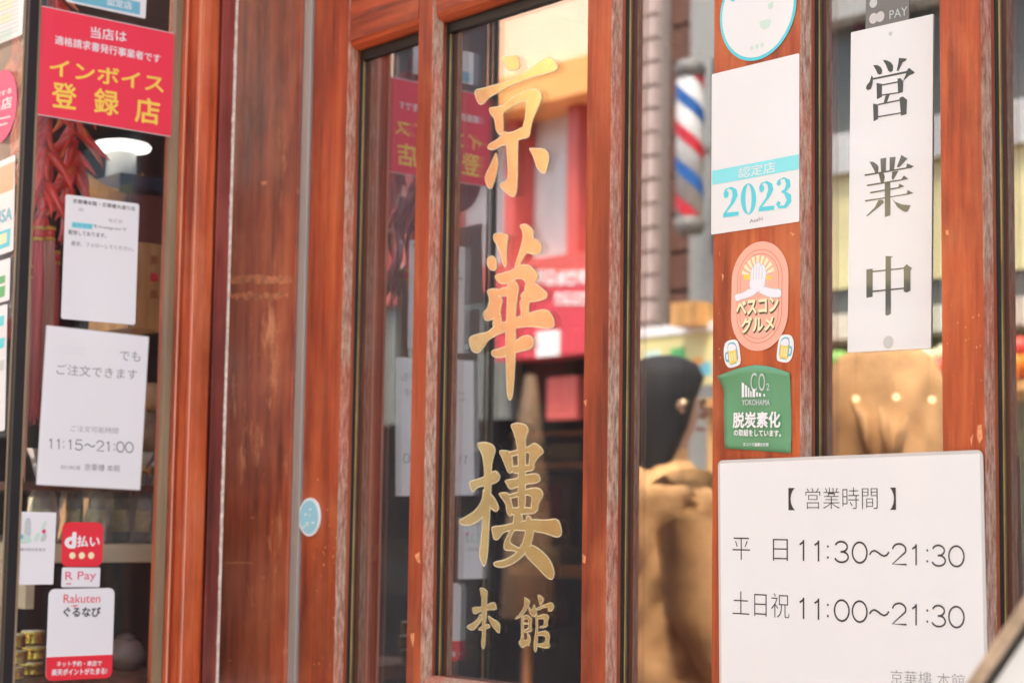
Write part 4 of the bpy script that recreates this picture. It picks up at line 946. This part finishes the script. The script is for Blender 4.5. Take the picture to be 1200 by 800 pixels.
for k, (x0p, x1p, y0p, y1p, m_) in enumerate([(608, 632, 515, 539, BRD), (640, 680, 518, 539, plain('tan_drawer', (.35, .2, .08), .5)), (628, 656, 640, 661, plain('tan_card', (.6, .38, .16), .5)), (606, 640, 676, 730, RDP)]):
    q0, q1 = IY(x0p, y1p, yc-.1), IY(x1p, y0p, yc-.1)
    tag(box('storage_box', (q0.x, q1.x, yc-.1, yc-.02, q0.z, q1.z), m_, bev=.002), ['small brown box on the upper cabinet ledge', 'tan box right of the small brown one on the cabinet ledge', 'tan card box on the lowest cabinet ledge', 'red box below the lowest cabinet ledge'][k], 'box')
# lit globe lamps inside, seen through the pane below the hanging sign
BUL = plain('lit_bulb', (1, .8, .55), .4, emit=(1, .62, .32), es=.8)
for k, (px, py, lb) in enumerate(((1003, 467, 'left lit globe lamp of the three below the hanging sign'), (1050, 465, 'middle lit globe lamp of the three below the hanging sign'), (1092, 468, 'right lit globe lamp of the three below the hanging sign'), (801, 470, 'lit globe lamp seen in the narrow pane left of the sticker post'))):
    p = IY(px, py, 2.9); r = .006 if k == 3 else .0075
    t = thing('globe_lamp', lb, 'lamp', (p.x, p.y, p.z), 'lit globe lamps in the dining room')
    mesh('globe', *lathe(p, [(r*.2, -r), (r*.75, -r*.7), (r, 0), (r*.75, r*.7), (r*.2, r)], 16), BUL, t, smooth=True)
    mesh('cord', *tube([(p.x, p.y, p.z+r), (p.x, p.y, 2.69)], .002, 6), MT['black'], t)

# ================================================================= ACROSS THE STREET (mirrored in the door glass)
YO = -4.5
def MP(px, py, y=YO): return mir(px, py, y)
def mbox(name, b4, mat, parent, d0=0, d1=.1, y=YO, label=None, bev=0):
    """front at y+d1, back at y+d0, edges taken from the mirrored view"""
    a, b = MP(b4[0], b4[3], y+d1), MP(b4[1], b4[2], y+d1)
    return box(name, (min(a.x, b.x), max(a.x, b.x), y+d0, y+d1, min(a.z, b.z), max(a.z, b.z)), mat, parent, label=label, bev=bev)
CREAM = plain('cream_render', (.86, .60, .44), .8, var=.06, scale=4); OR = plain('orange_beam', (.85, .40, .12), .6, var=.1); RFR = plain('red_window_frame', (.60, .10, .08), .45, var=.08)
PALE = plain('pale_blind', (.70, .70, .68), .6, var=.15, scale=3, stretch=(1, 1, .5)); SIGNR = plain('red_sign_panel', (.62, .05, .07), .4, var=.06)
x_split = MP(742, 400).x
shop = thing('red_framed_shop', 'shop across the street with red window frames and orange beams, mirrored in the door', 'shop', (MP(640, 600).x, YO, 0))
xl_ = -22
box('wall', (xl_, x_split-.02, YO-3, YO-.3, 0, 7.5), CREAM, shop)
zb = MP(620, 170).z
box('upper_wall', (xl_, x_split-.02, YO-.299, YO, MP(620, 128).z+.20, 7.5), CREAM, shop)
o = box('orange_beam', (xl_, x_split-.02, YO-.299, YO+.12, MP(620, 128).z-.02, MP(620, 128).z+.199), OR, shop)
xb = MP(578, 60).x; box('orange_column', (xb-.25, xb, YO+.121, YO+.22, MP(620, 128).z+.1, 7.0), OR, shop)
z_t = MP(620, 128).z-.021; z_m = MP(620, 305).z
box('window_pane', (xl_, x_split-.05, YO-.25, YO-.22, z_m, z_t), PALE, shop)
for px in (430, 470, 508, 588, 662, 738):
    q = MP(px, 300).x; box('window_bar', (q-.05, q+.05, YO-.215, YO-.05, z_m, z_t), RFR, shop)
box('window_sill', (xl_, x_split-.03, YO-.21, YO+.03, z_m-.16, z_m-.001), RFR, shop)
zs1 = z_m-.17; zs0 = MP(640, 420).z
sgx0, sgx1 = MP(596, 360).x, MP(735, 360).x
sb = box('sign_board', (sgx0, sgx1, YO-.1, YO+.1, zs0, zs1), SIGNR, shop)
rn = random.Random(21)
for (a0, a1, b0, b1, cnt) in ((628, 700, 316, 334, 6), (650, 700, 342, 357, 5), (628, 655, 386, 418, 1)):
    for k in range(cnt):
        u0 = a0+(a1-a0)*k/cnt; u1 = u0+(a1-a0)/cnt*(.78 if cnt > 1 else 1)
        lo_, hi_ = MP(u0, b1, YO+.104), MP(u1, b0, YO+.104); xa, xb3, za, zb3 = min(lo_.x, hi_.x), max(lo_.x, hi_.x), lo_.z, hi_.z
        if cnt == 1: box('white_print', (xa, xb3, YO+.101, YO+.104, za, zb3), MT['white_ink'], sb); continue
        w_, h_ = xb3-xa, zb3-za; pr = [box_vf(xa, xb3, YO+.101, YO+.104, za+h_*t_, za+h_*(t_+.16)) for t_ in rn.sample([0, .28, .56, .82], 3)]+[box_vf(xa+w_*t_, xa+w_*(t_+.14), YO+.1015, YO+.1045, za, zb3) for t_ in rn.sample([0, .42, .84], 2)]
        mesh('white_character', *join(pr), MT['white_ink'], sb)
box('shop_front_shade_slab', (xl_, x_split-.03, YO-.29, YO-.11, 0, zs0-.001), plain('shop_opening_shade', (.008, .008, .010), .95, var=.3, scale=3, spec=.05), shop)  # solid slab, its near-black colour stands for shade inside the shop opening
box('side_front', (xl_, sgx0-.01, YO-.109, YO-.03, 1.9, zs1), plain('grey_green_front', (.16, .17, .15), .7, var=.3, scale=2), shop)
o = mbox('red_door_panel', (640, 676, 440, 492), RFR, shop, -.10, -.02)
# closed parasol
p = MP(618, 700, YO+.5); t = thing('closed_parasol', 'closed brown parasol in front of the shop across the street', 'parasol', (p.x, p.y, 0))
zt_ = MP(612, 440, YO+.5).z
mesh('canopy', *lathe((p.x, p.y, 0), [(.15, zt_-1.35), (.13, zt_-.9), (.08, zt_-.35), (.03, zt_)], 16), plain('brown_canvas', (.12, .07, .035), .8, var=.3), t, smooth=True)
mesh('pole', *tube([(p.x, p.y, 0), (p.x, p.y, zt_-1.35)], .025, 8), BRD, t); mesh('base', *lathe((p.x, p.y, 0), [(.25, 0), (.25, .06), (.08, .09)], 16), MT['black'], t)
# brick-piered barber shop to the right
bsh = thing('barber_shop', 'pale shop front across the street with brick pier, mirrored in the narrow pane', 'shop', (MP(800, 600).x, YO, 0))
GRYW = plain('grey_render', (.34, .34, .32), .8, var=.1, scale=3)
xe_ = MP(870, 400).x
box('wall', (x_split, 3, YO-3, YO-.3, 0, 7.5), GRYW, bsh)
BRK = plain('pinkish_brick', (.50, .38, .34), .8, var=.25, scale=5); MORT = plain('mortar', (.33, .28, .25), .9)
px0, px1 = MP(751, 300).x, MP(779, 300).x
pier = box('pier', (px0, px1, YO-.29, YO+.04, 0, 5.5), MORT, bsh)
bv, bf_ = box_vf(-.5, .5, -.5, .5, -.5, .5)
bme = bpy.data.meshes.new('brick'); bme.from_pydata(bv, [], bf_); bme.materials.append(BRK)
wbk = (px1-px0)
zc = 1.1; row = 0
while zc < 5.0:
    for k in range(2):
        off = .5 if row % 2 else .36
        xa = px0+.01 if k == 0 else px0+wbk*off+.01; xb2 = px0+wbk*off-.01 if k == 0 else px1-.01
        o = bpy.data.objects.new('brick', bme); m_ = Matrix.Translation(((xa+xb2)/2, YO+.05, zc)) @ Matrix.Diagonal((xb2-xa, .06+random.uniform(-.006, .006), .115, 1)); link(o, pier, m_)
    zc += .135; row += 1
BRN = plain('brown_slats', (.13, .055, .035), .6, var=.3)
s0, s1 = MP(780, 300).x, MP(806, 300).x
zc = MP(790, 385).z
while zc < 5.2:
    box('slat', (s0, s1, YO-.25, YO-.02, zc, zc+.20), BRN, bsh, bev=.01); zc += .215
box('white_column', (s1+.02, MP(870, 300).x, YO-.29, YO+.01, 0, 5.5), plain('pale_column', (.30, .30, .28), .7, var=.1), bsh)
fx0, fx1 = MP(742, 420).x, MP(1000, 420).x
# barber pole
yb_ = YO+.35; top = MP(812, 78, yb_); bot = MP(806, 268, yb_); rad = abs(MP(826, 170, yb_).x-MP(797, 170, yb_).x)/2*.8
pc = Vector((MP(808, 170, yb_).x, yb_, 0)); zt0, zb0 = top.z, bot.z
t = thing('barber_pole', 'striped red white and blue barber pole mirrored in the narrow pane', 'barber pole', (pc.x, yb_, zb0))
def spiral(name, mat, ph, wd, turns=3.2, r=rad*1.03):
    V, Fc = [], []; n = 110
    for i in range(n+1):
        z = zb0+.06+(zt0-zb0-.12)*i/n; a0 = ph+turns*2*math.pi*i/n
        for k in range(9):
            a = a0+wd*k/8; V.append((pc.x+r*math.cos(a), pc.y+r*math.sin(a), z))
    for i in range(n):
        for k in range(8): Fc.append((i*9+k, i*9+k+1, i*9+10+k, i*9+9+k))
    return mesh(name, V, Fc, mat, t, smooth=True)
mesh('cylinder', *lathe((pc.x, pc.y, 0), [(rad, zb0+.05), (rad, zt0-.05)], 24), plain('pole_white', (.45, .44, .43), .5), t, smooth=True)
spiral('red_stripe', plain('pole_red', (.50, .015, .03), .4), 0, 1.25, 1.9); spiral('blue_stripe', plain('pole_blue', (.01, .10, .34), .4), math.pi, 1.25, 1.9)
mesh('top_cap', *lathe((pc.x, pc.y, 0), [(rad*1.1, zt0-.055), (rad*1.15, zt0), (rad*.9, zt0+.03), (rad*.3, zt0+.045)], 24), plain('pole_cap', (.16, .15, .14), .5), t, smooth=True)
mesh('bottom_cap', *lathe((pc.x, pc.y, 0), [(rad*.9, zb0-.03), (rad*1.1, zb0), (rad*1.1, zb0+.055)], 24), plain('pole_cap', (.16, .15, .14), .5), t, smooth=True)
box('backing', (pc.x-rad*1.7, pc.x+rad*1.7, YO+.02, YO+.06, zb0-.1, zt0+.12), plain('dark_backing', (.05, .045, .045), .6), t, bev=.01)
box('bracket', (pc.x-.02, pc.x+.02, YO+.01, pc.y-rad*.9, (zt0+zb0)/2-.02, (zt0+zb0)/2+.02), MT['grey_metal'], t)
# yellow board, wooden crate, yellow frontage
YB = plain('pale_yellow_board', (.74, .66, .30), .6, var=.15, scale=3)
a, b = MP(742, 455, YO+.5), MP(833, 388, YO+.5)
t = thing('yellow_board', 'pale yellow picture board below the barber pole, behind the black haired person', 'signboard', ((a.x+b.x)/2, YO+.5, 0))
box('panel', (a.x, b.x+.25, YO+.45, YO+.5, a.z, b.z), YB, t); box('white_edge', (a.x, b.x+.25, YO+.44, YO+.51, b.z, b.z+.05), MT['white_ink'], t)
rn = random.Random(2)
for k in range(14):
    x = rn.uniform(a.x+.1, b.x+.15); z = rn.uniform(a.z+.03, a.z+.18); s = rn.uniform(.03, .08)
    mesh('picture_patch', [(x-s, YO+.501+k*.0004, z-s*.6), (x+s, YO+.501+k*.0004, z-s*.5), (x+s*.8, YO+.501+k*.0004, z+s*.6), (x-s, YO+.501+k*.0004, z+s*.5)], [(0, 1, 2, 3)], [MT['green_ink'], MT['pale_green'], MT['sky_blue'], MT['orange_ink']][k % 4], t)
box('leg', (a.x+.02, a.x+.06, YO+.45, YO+.49, 0, a.z), MT['grey_metal'], t); box('leg', (b.x+.18, b.x+.22, YO+.45, YO+.49, 0, a.z), MT['grey_metal'], t)
tag(mbox('wooden_crate', (786, 812, 352, 382), TAN, None, .4, .62), 'small wooden crate on top of the yellow board, below the barber pole', 'crate')
grocer = thing('grocer_shop', 'yellow fronted grocer across the street mirrored beside the hanging white sign', 'shop', (MP(1040, 600).x, YO, 0))
gx0, gx1 = MP(940, 400).x, 3.0
YW = plain('yellow_front', (.60, .55, .30), .6, var=.12, scale=3)
DW = plain('dark_grey_window', (.085, .092, .085), .4)
def gb(name, y0p, y1p, mat, d=0.0): box(name, (gx0, gx1, YO-.299, YO+d, MP(1040, y1p).z, MP(1040, y0p).z), mat, grocer)
gb('upper_wall', -120, 12, GRYW, .05); gb('dark_window', 13, 148, DW, -.1); gb('grey_fascia', 149, 196, plain('grey_fascia', (.45, .46, .46), .6, var=.15), .05)
gb('yellow_front', 197, 332, YW); gb('grey_band', 333, 372, DW, -.02); gb('pale_counter', 373, 402, plain('pale_counter', (.62, .62, .52), .6, var=.2), .3)
box('lower_front', (gx0, gx1, YO-.299, YO+.1, 0, MP(1040, 403).z), plain('green_crates', (.16, .20, .12), .7, var=.5, scale=5), grocer)
q = MP(987, 100, YO+.05).x; box('maroon_post', (q-.01, q+.02, YO-.095, YO-.06, MP(1040, 148).z, MP(1040, 13).z), plain('maroon_post', (.14, .02, .05), .5), grocer)
FR = [plain('red_fruit', (.65, .05, .03), .4), plain('orange_fruit', (.8, .3, .03), .4), plain('green_fruit', (.18, .42, .07), .4), plain('pale_fruit', (.7, .65, .4), .5)]
fm = []
for m_ in FR:
    V, Fc = lathe((0, 0, 0), [(.02, -.06), (.055, -.03), (.062, 0), (.052, .035), (.015, .052)], 12); me = bpy.data.meshes.new('fruit'); me.from_pydata(V, [], Fc); me.materials.append(m_); me.polygons.foreach_set('use_smooth', [True]*len(me.polygons)); fm.append(me)
zf = MP(1040, 425, YO+.6).z-.08
t = thing('fruit_stand', 'sloping stand heaped with red, orange and green fruit, mirrored above the brown hood', 'fruit stand', (MP(1040, 600, YO+.6).x, YO+.6, 0))
box('table', (gx0+.1, -1.5, YO+.35, YO+.9, zf-.10, zf-.062), TAN, t)
for x in (gx0+.15, -1.6): box('leg', (x, x+.05, YO+.4, YO+.45, 0, zf-.1), TAN, t); box('leg', (x, x+.05, YO+.8, YO+.85, 0, zf-.1), TAN, t)
rn = random.Random(9)
x = gx0+.2
while x < -1.7:
    kind_ = int((x-gx0)/.35) % 4
    for j in range(4):
        o = bpy.data.objects.new('fruit', fm[kind_]); link(o, t, Matrix.Translation((x+rn.uniform(-.01, .01), YO+.42+j*.12, zf+rn.uniform(0, .02)+(.09 if j < 2 else 0))))
    x += .125

# ---------------------------------------------------------------- people: continuous skinned bodies
def skin_mesh(joints, edges, radii, root=0, sub=1):
    me = bpy.data.meshes.new('sk'); me.from_pydata(joints, edges, [])
    ob = bpy.data.objects.new('sk', me); COL.objects.link(ob)
    md = ob.modifiers.new('skin', 'SKIN'); md.use_smooth_shade = True
    for i, v in enumerate(me.skin_vertices[0].data):
        v.radius = radii[i] if isinstance(radii[i], tuple) else (radii[i], radii[i]); v.use_root = (i == root)
    s = ob.modifiers.new('sub', 'SUBSURF'); s.levels = s.render_levels = sub
    dg = bpy.context.evaluated_depsgraph_get(); dg.update()
    out = bpy.data.meshes.new_from_object(ob.evaluated_get(dg)); bpy.data.objects.remove(ob); return out
SKIN = plain('skin', (.52, .31, .22), .55, var=.06); HAIR = plain('black_hair', (.010, .010, .011), .75, var=.3, scale=120, stretch=(1, 1, .1)); COAT = plain('tan_coat', (.62, .34, .14), .8, var=.3, scale=9, bmp=.004)
TRS = plain('grey_trousers', (.26, .22, .20), .85, var=.2); SHOE = plain('dark_shoe', (.05, .04, .035), .4)
def dense(rings, m=5):
    out = []
    for a, b in zip(rings, rings[1:]):
        for i in range(m): out.append(tuple(a[k]*(1-i/m)+b[k]*i/m for k in range(5)))
    return out+[rings[-1]]
def loft(rings, n=28, crumple=0):
    """rings: (cx, cy, z, rx, ry) """
    V, Fc = [], []
    for j, (cx, cy, z, rx, ry) in enumerate(rings):
        for k in range(n):
            a = 2*math.pi*k/n; f = 1+crumple*(.06*math.sin(4*a+z*9)*math.sin(z*23+2*a)+.05*math.sin(7*a-z*34)*math.sin(z*11+a)+.035*math.sin(11*a+z*52))
            V.append((cx+rx*f*math.cos(a), cy+ry*f*math.sin(a), z))
    for i in range(len(rings)-1):
        for k in range(n): Fc.append((i*n+k, i*n+(k+1) % n, (i+1)*n+(k+1) % n, (i+1)*n+k))
    return V, Fc
def person(label, x, y, rz, H=1.68, hood=False, bag=None):
    t = bpy.data.objects.new('person', None); M_ = Matrix.Translation((x, y, 0)) @ Matrix.Rotation(rz, 4, 'Z') @ Matrix.Scale(H/1.68, 4)
    link(t, None, M_); tag(t, label, 'person')
    # local: faces +Y
    J = [(0, 0, .93), (0, .0, 1.10), (0, -.01, 1.30), (0, -.01, 1.41), (0, .0, 1.48), (0, .015, 1.54), (0, .02, 1.60), (0, .015, 1.65)]
    R = [.13, (.125, .10), (.15, .11), (.09, .07), .05, (.068, .078), (.075, .09), (.05, .06)]
    Eg = [(i, i+1) for i in range(7)]
    def add(p, r, par): J.append(p); R.append(r); Eg.append((par, len(J)-1)); return len(J)-1
    for s in (-1, 1):
        h = add((s*.10, 0, .86), .085, 0); k = add((s*.11, .02, .48), .055, h); an = add((s*.11, -.02, .10), .038, k); add((s*.12, .12, .04), .032, an)
        sh_ = add((s*.145, -.01, 1.34), .045, 2); el = add((s*.225, -.03, 1.10), .036, sh_); wr = add((s*.235, .10, .90), .026, el); pm = add((s*.235, .14, .84), (.016, .036), wr)
        for f, (dx, ln) in enumerate(((-.028, .07), (-.010, .08), (.009, .078), (.027, .062))):
            a_ = add((s*.235+dx*.3, .15+dx*.8, .80), .009, pm); b_ = add((s*.232+dx*.3, .155+dx*.8, .80-ln*.55), .008, a_); add((s*.222+dx*.3, .150+dx*.8, .80-ln), .0065, b_)
        th = add((s*.215, .165, .855), .011, pm); add((s*.205, .185, .825), .008, th)
    me = skin_mesh(J, Eg, R, 0, 1); me.materials.clear(); me.materials.append(SKIN); me.name = 'body'
    o = bpy.data.objects.new('body', me); link(o, t, M_.copy())
    inv = lambda V: [M_ @ Vector(v) for v in V]
    # face: nose, ears, eyes, mouth
    V, Fc = join([tube([(0, .098, 1.605), (0, .118, 1.575), (0, .10, 1.565)], [.008, .013, .009], 8)]+[tube([(s*.078, .01, 1.61), (s*.086, .0, 1.585), (s*.076, .01, 1.56)], [.008, .014, .007], 8) for s in (-1, 1)])
    mesh('nose_and_ears', inv(V), Fc, SKIN, t, smooth=True)
    V, Fc = join([lathe((s*.030, .094, 1.602), [(.003, -.006), (.010, 0), (.003, .006)], 8) for s in (-1, 1)]); mesh('eyes', inv(V), Fc, HAIR, t)
    V, Fc = tube([(-.022, .097, 1.535), (0, .104, 1.533), (.022, .097, 1.535)], [.003, .006, .003], 6); mesh('mouth', inv(V), Fc, plain('lips', (.4, .14, .12), .5), t)
    # hair or hood
    if not hood:
        V, Fc = loft([(0, -.055, 1.34, .085, .040), (0, -.05, 1.42, .095, .050), (0, -.04, 1.48, .095, .066), (0, -.03, 1.53, .097, .082), (0, -.02, 1.60, .094, .096), (0, -.005, 1.66, .094, .098), (0, .0, 1.695, .075, .080), (0, .0, 1.712, .04, .04), (0, .005, 1.716, .01, .01)], 40, .5)
        mesh('hair', inv(V), Fc, HAIR, t, smooth=True)
    else:
        V, Fc = loft(dense([(0, -.03, 1.38, .20, .14), (0, -.04, 1.46, .17, .13), (0, -.03, 1.55, .150, .135), (0, -.02, 1.63, .125, .125), (0, -.01, 1.69, .085, .10), (0, -.005, 1.72, .045, .05), (0, 0, 1.725, .005, .005)], 4), 48, .8)
        mesh('hood', inv(V), Fc, COAT, t, smooth=True)
    V, Fc = loft(dense([(0, .0, 1.50, .052, .055), (0, -.01, 1.455, .07, .07), (0, -.015, 1.42, .13, .10), (0, -.015, 1.38, .195, .125), (0, -.01, 1.28, .205, .15), (0, 0, 1.12, .20, .155), (0, 0, 1.0, .205, .16), (0, 0, .85, .22, .175), (0, 0, .68, .235, .185), (0, 0, .60, .237, .187)]), 48, 1)
    sl = [tube([(s*.13, -.01, 1.385), (s*.192, -.015, 1.28), (s*.228, -.03, 1.10), (s*.238, .03, 1.0), (s*.242, .09, .915)], [.088, .082, .066, .060, .056], 14) for s in (-1, 1)]
    mesh('coat', inv(V), Fc, COAT, t, smooth=True)
    for s_ in sl: mesh('sleeve', inv(s_[0]), s_[1], COAT, t, smooth=True)
    for s in (-1, 1):
        V, Fc = tube([(s*.10, 0, .90), (s*.105, .01, .68), (s*.11, .02, .48), (s*.11, -.01, .25), (s*.11, -.02, .09)], [.105, .095, .075, .07, .068], 14); mesh('trouser_leg', inv(V), Fc, TRS, t, smooth=True)
        V, Fc = loft([(s*.115, .05, 0, .045, .125), (s*.115, .05, .03, .048, .128), (s*.115, .03, .07, .042, .10), (s*.115, -.01, .11, .04, .055)], 16); mesh('shoe', inv(V), Fc+[tuple(range(16))], SHOE, t, smooth=True)
    return t, M_
p1 = MP(778, 500, -.55)
person('black haired person in crumpled tan coat seen from behind, mirrored in the narrow pane', p1.x, -.55, math.radians(200), H=1.67)
p2 = MP(1045, 500, -.30)
PT2, _ = person('hooded person in tan coat seen from behind, mirrored below the hanging white sign', p2.x, -.30, math.radians(186), H=1.62, hood=True)
for pts in ([(1031, 478), (1036, 500), (1043, 536)], [(1064, 486), (1055, 510), (1050, 540)], [(1000, 470), (1012, 492), (1018, 530)]):
    mesh('coat_fold', *tube([MP(a, b, -.155+.02*k) for k, (a, b) in enumerate(pts)], [.004, .011, .006], 8), COAT, PT2, smooth=True)
# white carrier bag on the first person's far arm
q = MP(818, 700, -.62)
b0 = MP(813, 745, -.62).z; b1 = MP(808, 640, -.62).z
V, Fc = loft([(q.x, -.62, b0, .045, .06), (q.x, -.62, b0+.04, .06, .07), (q.x, -.62, (b0+b1)/2, .07, .06), (q.x, -.62, b1-.02, .06, .035), (q.x, -.62, b1, .03, .015)], 14)
bag = thing('carrier_bag', 'white carrier bag carried beside the tan coated person', 'bag', (q.x, -.62, b0)); mesh('sack', V, Fc+[tuple(range(14))], plain('white_plastic', (.75, .75, .73), .35, var=.1), bag, smooth=True)
mesh('handle', *tube([(q.x-.02, -.62, b1), (q.x-.01, -.62, b1+.06), (q.x+.01, -.62, b1+.06), (q.x+.02, -.62, b1)], .004, 6), MT['white_ink'], bag)

# ================================================================= FOREGROUND EASEL BOARD (bottom right corner)
yq = .80
A_, B_ = onY(1122, 812, yq), onY(1204, 690, yq)
d = Vector((B_.x-A_.x, B_.z-A_.z)).normalized(); nrm = Vector((d.y, -d.x))
t = thing('tilted_menu_board', 'tilted pale board with metal rail close to the camera at lower right', 'board', (A_.x, yq, A_.z))
def strip(o0, o1, y0, y1, name, mat, bev=0):
    a = Vector((A_.x, A_.z))-d*.15; b = Vector((B_.x, B_.z))+d*.3
    pts = [a+nrm*o0, b+nrm*o0, b+nrm*o1, a+nrm*o1]
    o = mesh(name, *prism([(p.x, p.y) for p in pts], y0, y1, axis=1), mat, t)
    if bev: md = o.modifiers.new('b', 'BEVEL'); md.width = bev; md.segments = 3
pxm = (onY(1160, 780, yq)-onY(1150, 780, yq)).length/10
strip(0, 15*pxm, yq, yq+.02, 'metal_rail', plain('scratched_bronze_metal', (.50, .40, .30), .38, .6, .45, 40), .002)
strip(15.2*pxm, 20*pxm, yq+.004, yq+.018, 'dark_rail', MT['black'], .001)
strip(20.2*pxm, 260*pxm, yq+.006, yq+.016, 'pale_panel', MT['paper'])
# a strut carries the board down to the ground
st = Vector((B_.x, B_.z))+nrm*.12
box('strut', (st.x, st.x+.02, yq+.022, yq+.04, 0, st.y), MT['grey_metal'], t)
